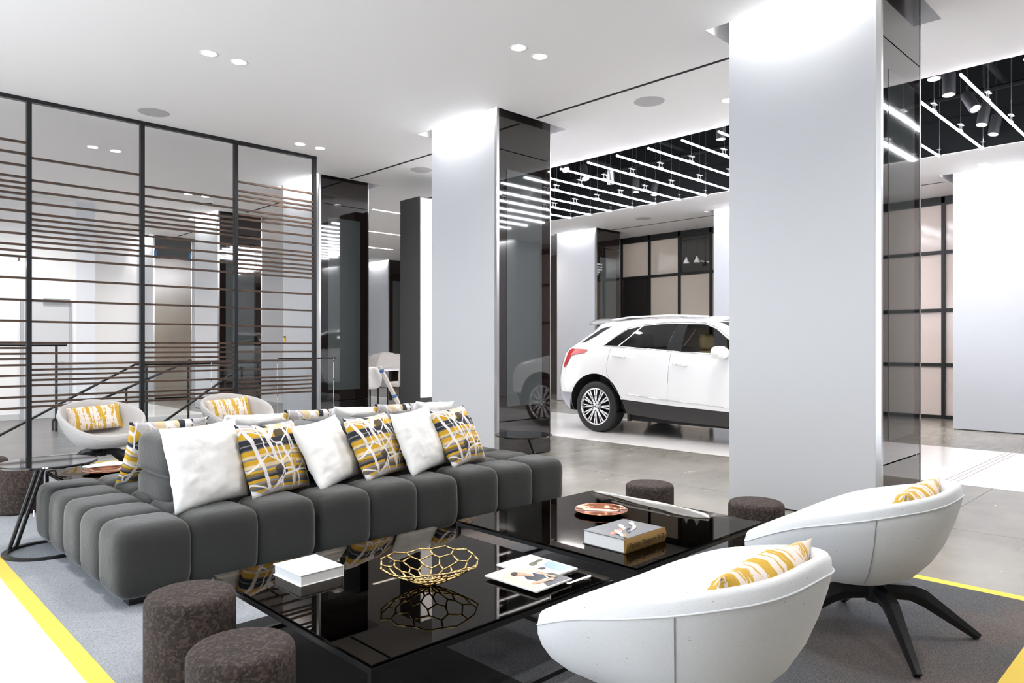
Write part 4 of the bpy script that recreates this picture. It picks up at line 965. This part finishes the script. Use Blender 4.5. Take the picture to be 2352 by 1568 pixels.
for a, sx, nm in ((1.42, -.38, 'front_seat'), (1.42, .38, 'front_seat'), (.45, -.38, 'rear_seat'), (.45, .38, 'rear_seat')):
    bm = BM(); puff(bm, sx - .25, sx + .25, -a - .06, -a + .12, .55, 1.19, e=4, n=8, bulge=0); puff(bm, sx - .25, sx + .25, -a - .5, -a + .08, .5, .72, e=4, n=8, bulge=0)
    st = obj(nm, bm, tan, car, True)
    bm = BM(); puff(bm, sx - .135, sx + .135, -a - .05, -a + .07, 1.20, 1.42, e=3.4, n=8, bulge=0); obj('headrest', bm, tan, st, True)
bm = BM(); lathe(bm, [(0, 0)] , 3) if False else None; bm.free()
bm = BM(); pathtube(bm, [(-.38 + .18 * math.cos(a_), -2.12 + .05 * math.sin(a_), 1.02 + .18 * math.sin(a_)) for a_ in [2 * PI * i / 24 for i in range(24)]], .014, 6, closed=True); obj('steering_wheel', bm, dark_cab, car, True)
# wheels
def wheel(s0, sd):
    w_ = bpy.data.objects.new('wheel', None); C.objects.link(w_); w_.parent = car; w_.location = (-sd * .93, -s0, .372); w_.rotation_euler = (0, 0, 0 if sd > 0 else PI)
    bm = BM(); lathe(bm, [(.275, -.002), (.30, -.006), (.335, -.002), (.362, .012), (.372, .045), (.372, .20), (.36, .235), (.30, .245), (.26, .24), (.26, .02), (.275, -.002)], 64, axis='X'); obj('tyre', bm, tyre, w_, True)
    bm = BM(); lathe(bm, [(.272, -.002), (.272, .012), (.255, .02), (.25, .18), (.245, .18), (.245, .02), (.258, .0), (.272, -.002)], 64, axis='X')
    for i in range(12):
        a0 = 2 * PI * i / 12
        for da in (-.07, .07):
            p0 = Vector((.012, .062 * math.cos(a0 + da * .6), .062 * math.sin(a0 + da * .6))); p1 = Vector((.008, .255 * math.cos(a0 + da * 1.25), .255 * math.sin(a0 + da * 1.25)))
            tube(bm, p0, p1, .011, 6, r2=.014)
        tube(bm, (.022, .06 * math.cos(a0), .06 * math.sin(a0)), (.02, .15 * math.cos(a0), .15 * math.sin(a0)), .016, 6, r2=.008)
    lathe(bm, [(0, -.004), (.028, -.003), (.034, .0), (.075, .008), (.085, .02), (.08, .03)], 36, axis='X')
    obj('rim', bm, wheel_chrome, w_, True)
    bm = BM()
    for i in range(6):
        a0 = 2 * PI * i / 6 + PI / 2; c_ = (.0, .057 * math.cos(a0), .057 * math.sin(a0)); tube(bm, c_, (-.004, c_[1], c_[2]), .011, 8)
    obj('lug_nuts', bm, MATS['dark steel'], w_)
    bm = BM(); lathe(bm, [(0, .09), (.245, .09), (.245, .10), (0, .10)], 40, axis='X'); obj('brake_disc', bm, black_metal, w_)
for s0 in AX:
    for sd in (1, -1): wheel(s0, sd)
bm = BM(); bx(bm, -.80, .80, -2.3, -.45, .20, .34); obj('underbody', bm, dark_cab, car)
bm = BM(); bx(bm, -.90, -.86, -.52, -.47, .20, .34); obj('mud_flap', bm, slot_mat, car)

# ------------------------------------------------------------------ video wall tower
t = thing('display_tower', 'tall dark slab with a white glowing panel wrapped in plastic, behind the middle pillar', 'display', (6.55, 8.66, 0))
bm = BM(); bx(bm, 0, 1.4, 0, .50, 0, 3.50); obj('dark_casing', bm, mat('charcoal laminate', lin((70, 69, 70)), .4), t)
wrap = mat('lit plastic wrap', (.9, .9, .92), .3, emit=(.95, .96, 1), estr=.75)
for j in range(6):
    bm = BM(); bx(bm, .012, 1.38, -.02, 0, .48 + .5 * j, .975 + .5 * j); obj('screen_panel', bm, wrap, t)
# ------------------------------------------------------------------ plastic covered table, chairs, wooden leg, ladder (far gap)
t = thing('dining_table', 'distant white table under plastic sheeting between two pillars', 'table', (8.75, 13.3, 0), R(10))
bm = BM(); bx(bm, -1.1, 1.1, -.5, .5, .72, .76); obj('tabletop', bm, white_paint, t)
for a in (-1.0, 1.0):
    for b in (-.42, .42): bm = BM(); bx(bm, a - .03, a + .03, b - .03, b + .03, 0, .72); obj('leg', bm, black_metal, t)
plastic = mat('plastic sheet', lin((226, 222, 220)), .35, bump=(9, .6, .05))
def drape(name, lab, loc, sx, sy, h_, seed, z0=0):
    bm = BM(); N = 26; g = []
    for i in range(N + 1):
        row = []
        for j in range(N + 1):
            u, v_ = 2 * i / N - 1, 2 * j / N - 1; r_ = max(abs(u), abs(v_)); q = Vector((u * 2.2 + seed, v_ * 2.2, 0))
            z = h_ * (1 - r_ ** 3) + .10 * h_ * noise.noise(q * 2) * (1 - r_)
            f = 1 - .12 * (1 - r_) + .06 * noise.noise(q * 4)
            row.append(bm.verts.new((u * sx * f, v_ * sy * f, max(z, 0.004))))
        g.append(row)
    for i in range(N):
        for j in range(N): bm.faces.new([g[i][j], g[i + 1][j], g[i + 1][j + 1], g[i][j + 1]])
    bmesh.ops.solidify(bm, geom=bm.faces[:], thickness=.004)
    o = obj(name, bm, plastic, None, True, loc=(loc[0], loc[1], z0)); tag(o, lab, 'plastic sheet', 'plastic sheets over the far furniture'); return o
drape('plastic_sheet', 'white plastic heaped on top of the distant table', (9.25, 13.45), .55, .4, .34, 3, .765)
def cchair(x, y, rz, lab):
    t = thing('dining_chair', lab, 'chair', (x, y, 0), rz, 'plastic wrapped chairs at the far table')
    bm = BM(); puff(bm, -.25, .25, -.24, .24, .38, .50, e=4, n=8); obj('seat', bm, plastic, t, True)
    bm = BM(); puff(bm, -.26, .26, .18, .30, .40, .84, e=3.5, n=8, bulge=.05); obj('backrest', bm, plastic, t, True)
    for a in (-.2, .2):
        for b in (-.2, .2): bm = BM(); tube(bm, (a, b, 0), (a, b, .40), .018, 8); obj('leg', bm, black_metal, t)
cchair(8.1, 12.55, R(170), 'plastic wrapped chair at the left of the distant table'); cchair(9.1, 12.7, R(185), 'plastic wrapped chair at the right of the distant table')
bm = BM(); pathtube(bm, [(0, 0, .02), (-.42, .12, .85)], .045, 4); o = obj('timber_post', bm, mat('raw white timber', lin((222, 214, 204)), .6), None, loc=(8.55, 11.95, 0)); tag(o, 'pale leaning timber with blue tape against the distant table', 'timber')
tp = BM(); pathtube(tp, [(-.10, .03, .22), (-.13, .038, .28)], .049, 4); obj('tape_band', tp, tape_blue, o); tp = BM(); pathtube(tp, [(-.36, .103, .73), (-.39, .111, .79)], .049, 4); obj('tape_band', tp, tape_blue, o)
t = thing('step_ladder', 'red ladder leaning by the far wall beyond the plastic covered table', 'ladder', (11.0, 14.2, 0), R(20))
bm = BM()
for a in (-.2, .2): tube(bm, (a, 0, 0), (a * .6, .35, 1.9), .02, 6)
obj('rails', bm, mat('red ladder', lin((150, 60, 40)), .5), t)
for j in range(6):
    f = (j + .6) / 6.4; bm = BM(); tube(bm, (-.2 * (1 - .4 * f), .35 * f, 1.9 * f), (.2 * (1 - .4 * f), .35 * f, 1.9 * f), .016, 6); obj('rung', bm, MATS['red ladder'], t)
# ------------------------------------------------------------------ glass balustrade and handrails
t = thing('glass_balustrade', 'clear glass balustrade on the floor behind the slatted screen', 'balustrade', (0, 9.3, 0))
for a, b in ((1.95, 2.85), (2.86, 3.7), (3.71, 4.6), (4.61, 5.47)):
    bm = BM(); bx(bm, a, b, -.006, .006, .03, 1.07); obj('glass_panel', bm, clear_glass, t)
bm = BM(); bx(bm, 1.93, 5.48, -.03, .03, 0, .035); obj('floor_channel', bm, brushed, t)
bm = BM(); bx(bm, 4.62, 5.5, -.02, .02, 1.07, 1.09); obj('hand_rail', bm, black_metal, t)
t = thing('stair_handrail', 'black metal stair handrail with posts beyond the glass balustrade', 'handrail', (0, 11.3, 0))
for i, (x, z0) in enumerate(((3.55, -.2), (4.15, .14), (4.72, .14), (5.25, .0))): bm = BM(); tube(bm, (x, 0, z0), (x, 0, .98), .018, 8); obj('post', bm, black_metal, t)
bm = BM(); tube(bm, (3.4, 0, .99), (5.3, 0, .99), .02, 8); tube(bm, (3.4, 0, .99), (1.6, 0, -.0), .018, 8); obj('rail', bm, black_metal, t)
t = thing('stair_handrail', 'sloping black stair rail nearer the slatted screen', 'handrail', (0, 12.4, 0))
bm = BM(); tube(bm, (4.6, 0, 1.02), (2.6, 0, .15), .02, 8); tube(bm, (2.6, 0, .15), (2.6, 0, 0), .018, 8); obj('rail', bm, black_metal, t)
for x in (3.6, 4.55): bm = BM(); tube(bm, (x, 0, 0 if x < 3.4 else .0), (x, 0, .15 + (x - 2.6) * .435), .016, 8); obj('post', bm, black_metal, t)
t = thing('stair_handrail', 'short sloping black rail at the right of the stair opening', 'handrail', (0, 10.2, 0))
bm = BM(); tube(bm, (4.5, 0, .95), (3.3, 0, .15), .018, 8); tube(bm, (3.3, 0, .15), (3.3, 0, 0), .016, 8); obj('rail', bm, black_metal, t)
bm = BM(); tube(bm, (4.5, 0, -.2), (4.5, 0, .95), .016, 8); obj('post', bm, black_metal, t)
# back door with push bar, wall rail
t = struct('door_1', rbox(2.62, 3.30, 14.565, 14.584, 0.0, 2.02, .004, 1), mat('pale door', lin((206, 208, 212)), .45))
bm = BM(); tube(bm, (3.20, 14.55, .98), (3.20, 14.50, .98), .012, 8); tube(bm, (3.20, 14.50, .98), (3.08, 14.50, .98), .012, 8); obj('door_handle', bm, brushed, t)
bm = BM(); bx(bm, 2.9, 3.3, 14.50, 14.56, 2.03, 2.08); obj('door_closer', bm, brushed, t)
bm = BM(); 
for a in ((2.58, 2.62, 0, 2.06), (3.30, 3.34, 0, 2.06)): bx(bm, a[0], a[1], 14.56, 14.6, a[2], a[3])
bx(bm, 2.62, 3.30, 14.56, 14.6, 2.02, 2.06); obj('door_frame', bm, mat('door frame paint', lin((176, 178, 184)), .5), t)
bm = BM(); tube(bm, (.3, 0, 0), (2.73, 0, 0), .022, 8); o = obj('wall_rail', bm, black_metal, None, loc=(0, 12.2, 1.27)); tag(o, 'black horizontal rail near the back wall seen through the left bays', 'rail')
for x in (.5, 2.6): bm = BM(); tube(bm, (x, 0, 0), (x, 0, -1.27), .018, 8); obj('post', bm, black_metal, o)
# hanging linear light at the far left
t = thing('linear_pendant', 'row of bright linear lamps hanging at the far left behind the screen', 'pendant light', (1.45, 9.9, 2.22), R(150))
for j in range(3):
    bm = BM(); bx(bm, -.26 + .20 * j, -.10 + .20 * j, -.03, .03, -.03, .0); obj('lamp_bar', bm, lamp_disc, t)
bm = BM(); bx(bm, -.3, .36, -.035, .035, .0, .04); tube(bm, (0, 0, .04), (0, 0, H - 2.22), .004, 6); obj('housing', bm, brushed, t)
# pendants in the clear pane
for y, l in ((8.22, 'right white cone pendant behind the window grid'), (8.48, 'left white cone pendant behind the window grid')):
    t = thing('pendant_lamp', l, 'pendant light', (13.6, y, 3.05), 0, 'cone pendants by the window grid')
    bm = BM(); lathe(bm, [(.07, 0), (.02, .10), (.015, .13), (0, .13), ], 20); obj('lamp_shade', bm, white_paint, t, True)
    bm = BM(); tube(bm, (0, 0, .12), (0, 0, H - 3.05), .004, 6); obj('cord', bm, black_metal, t)
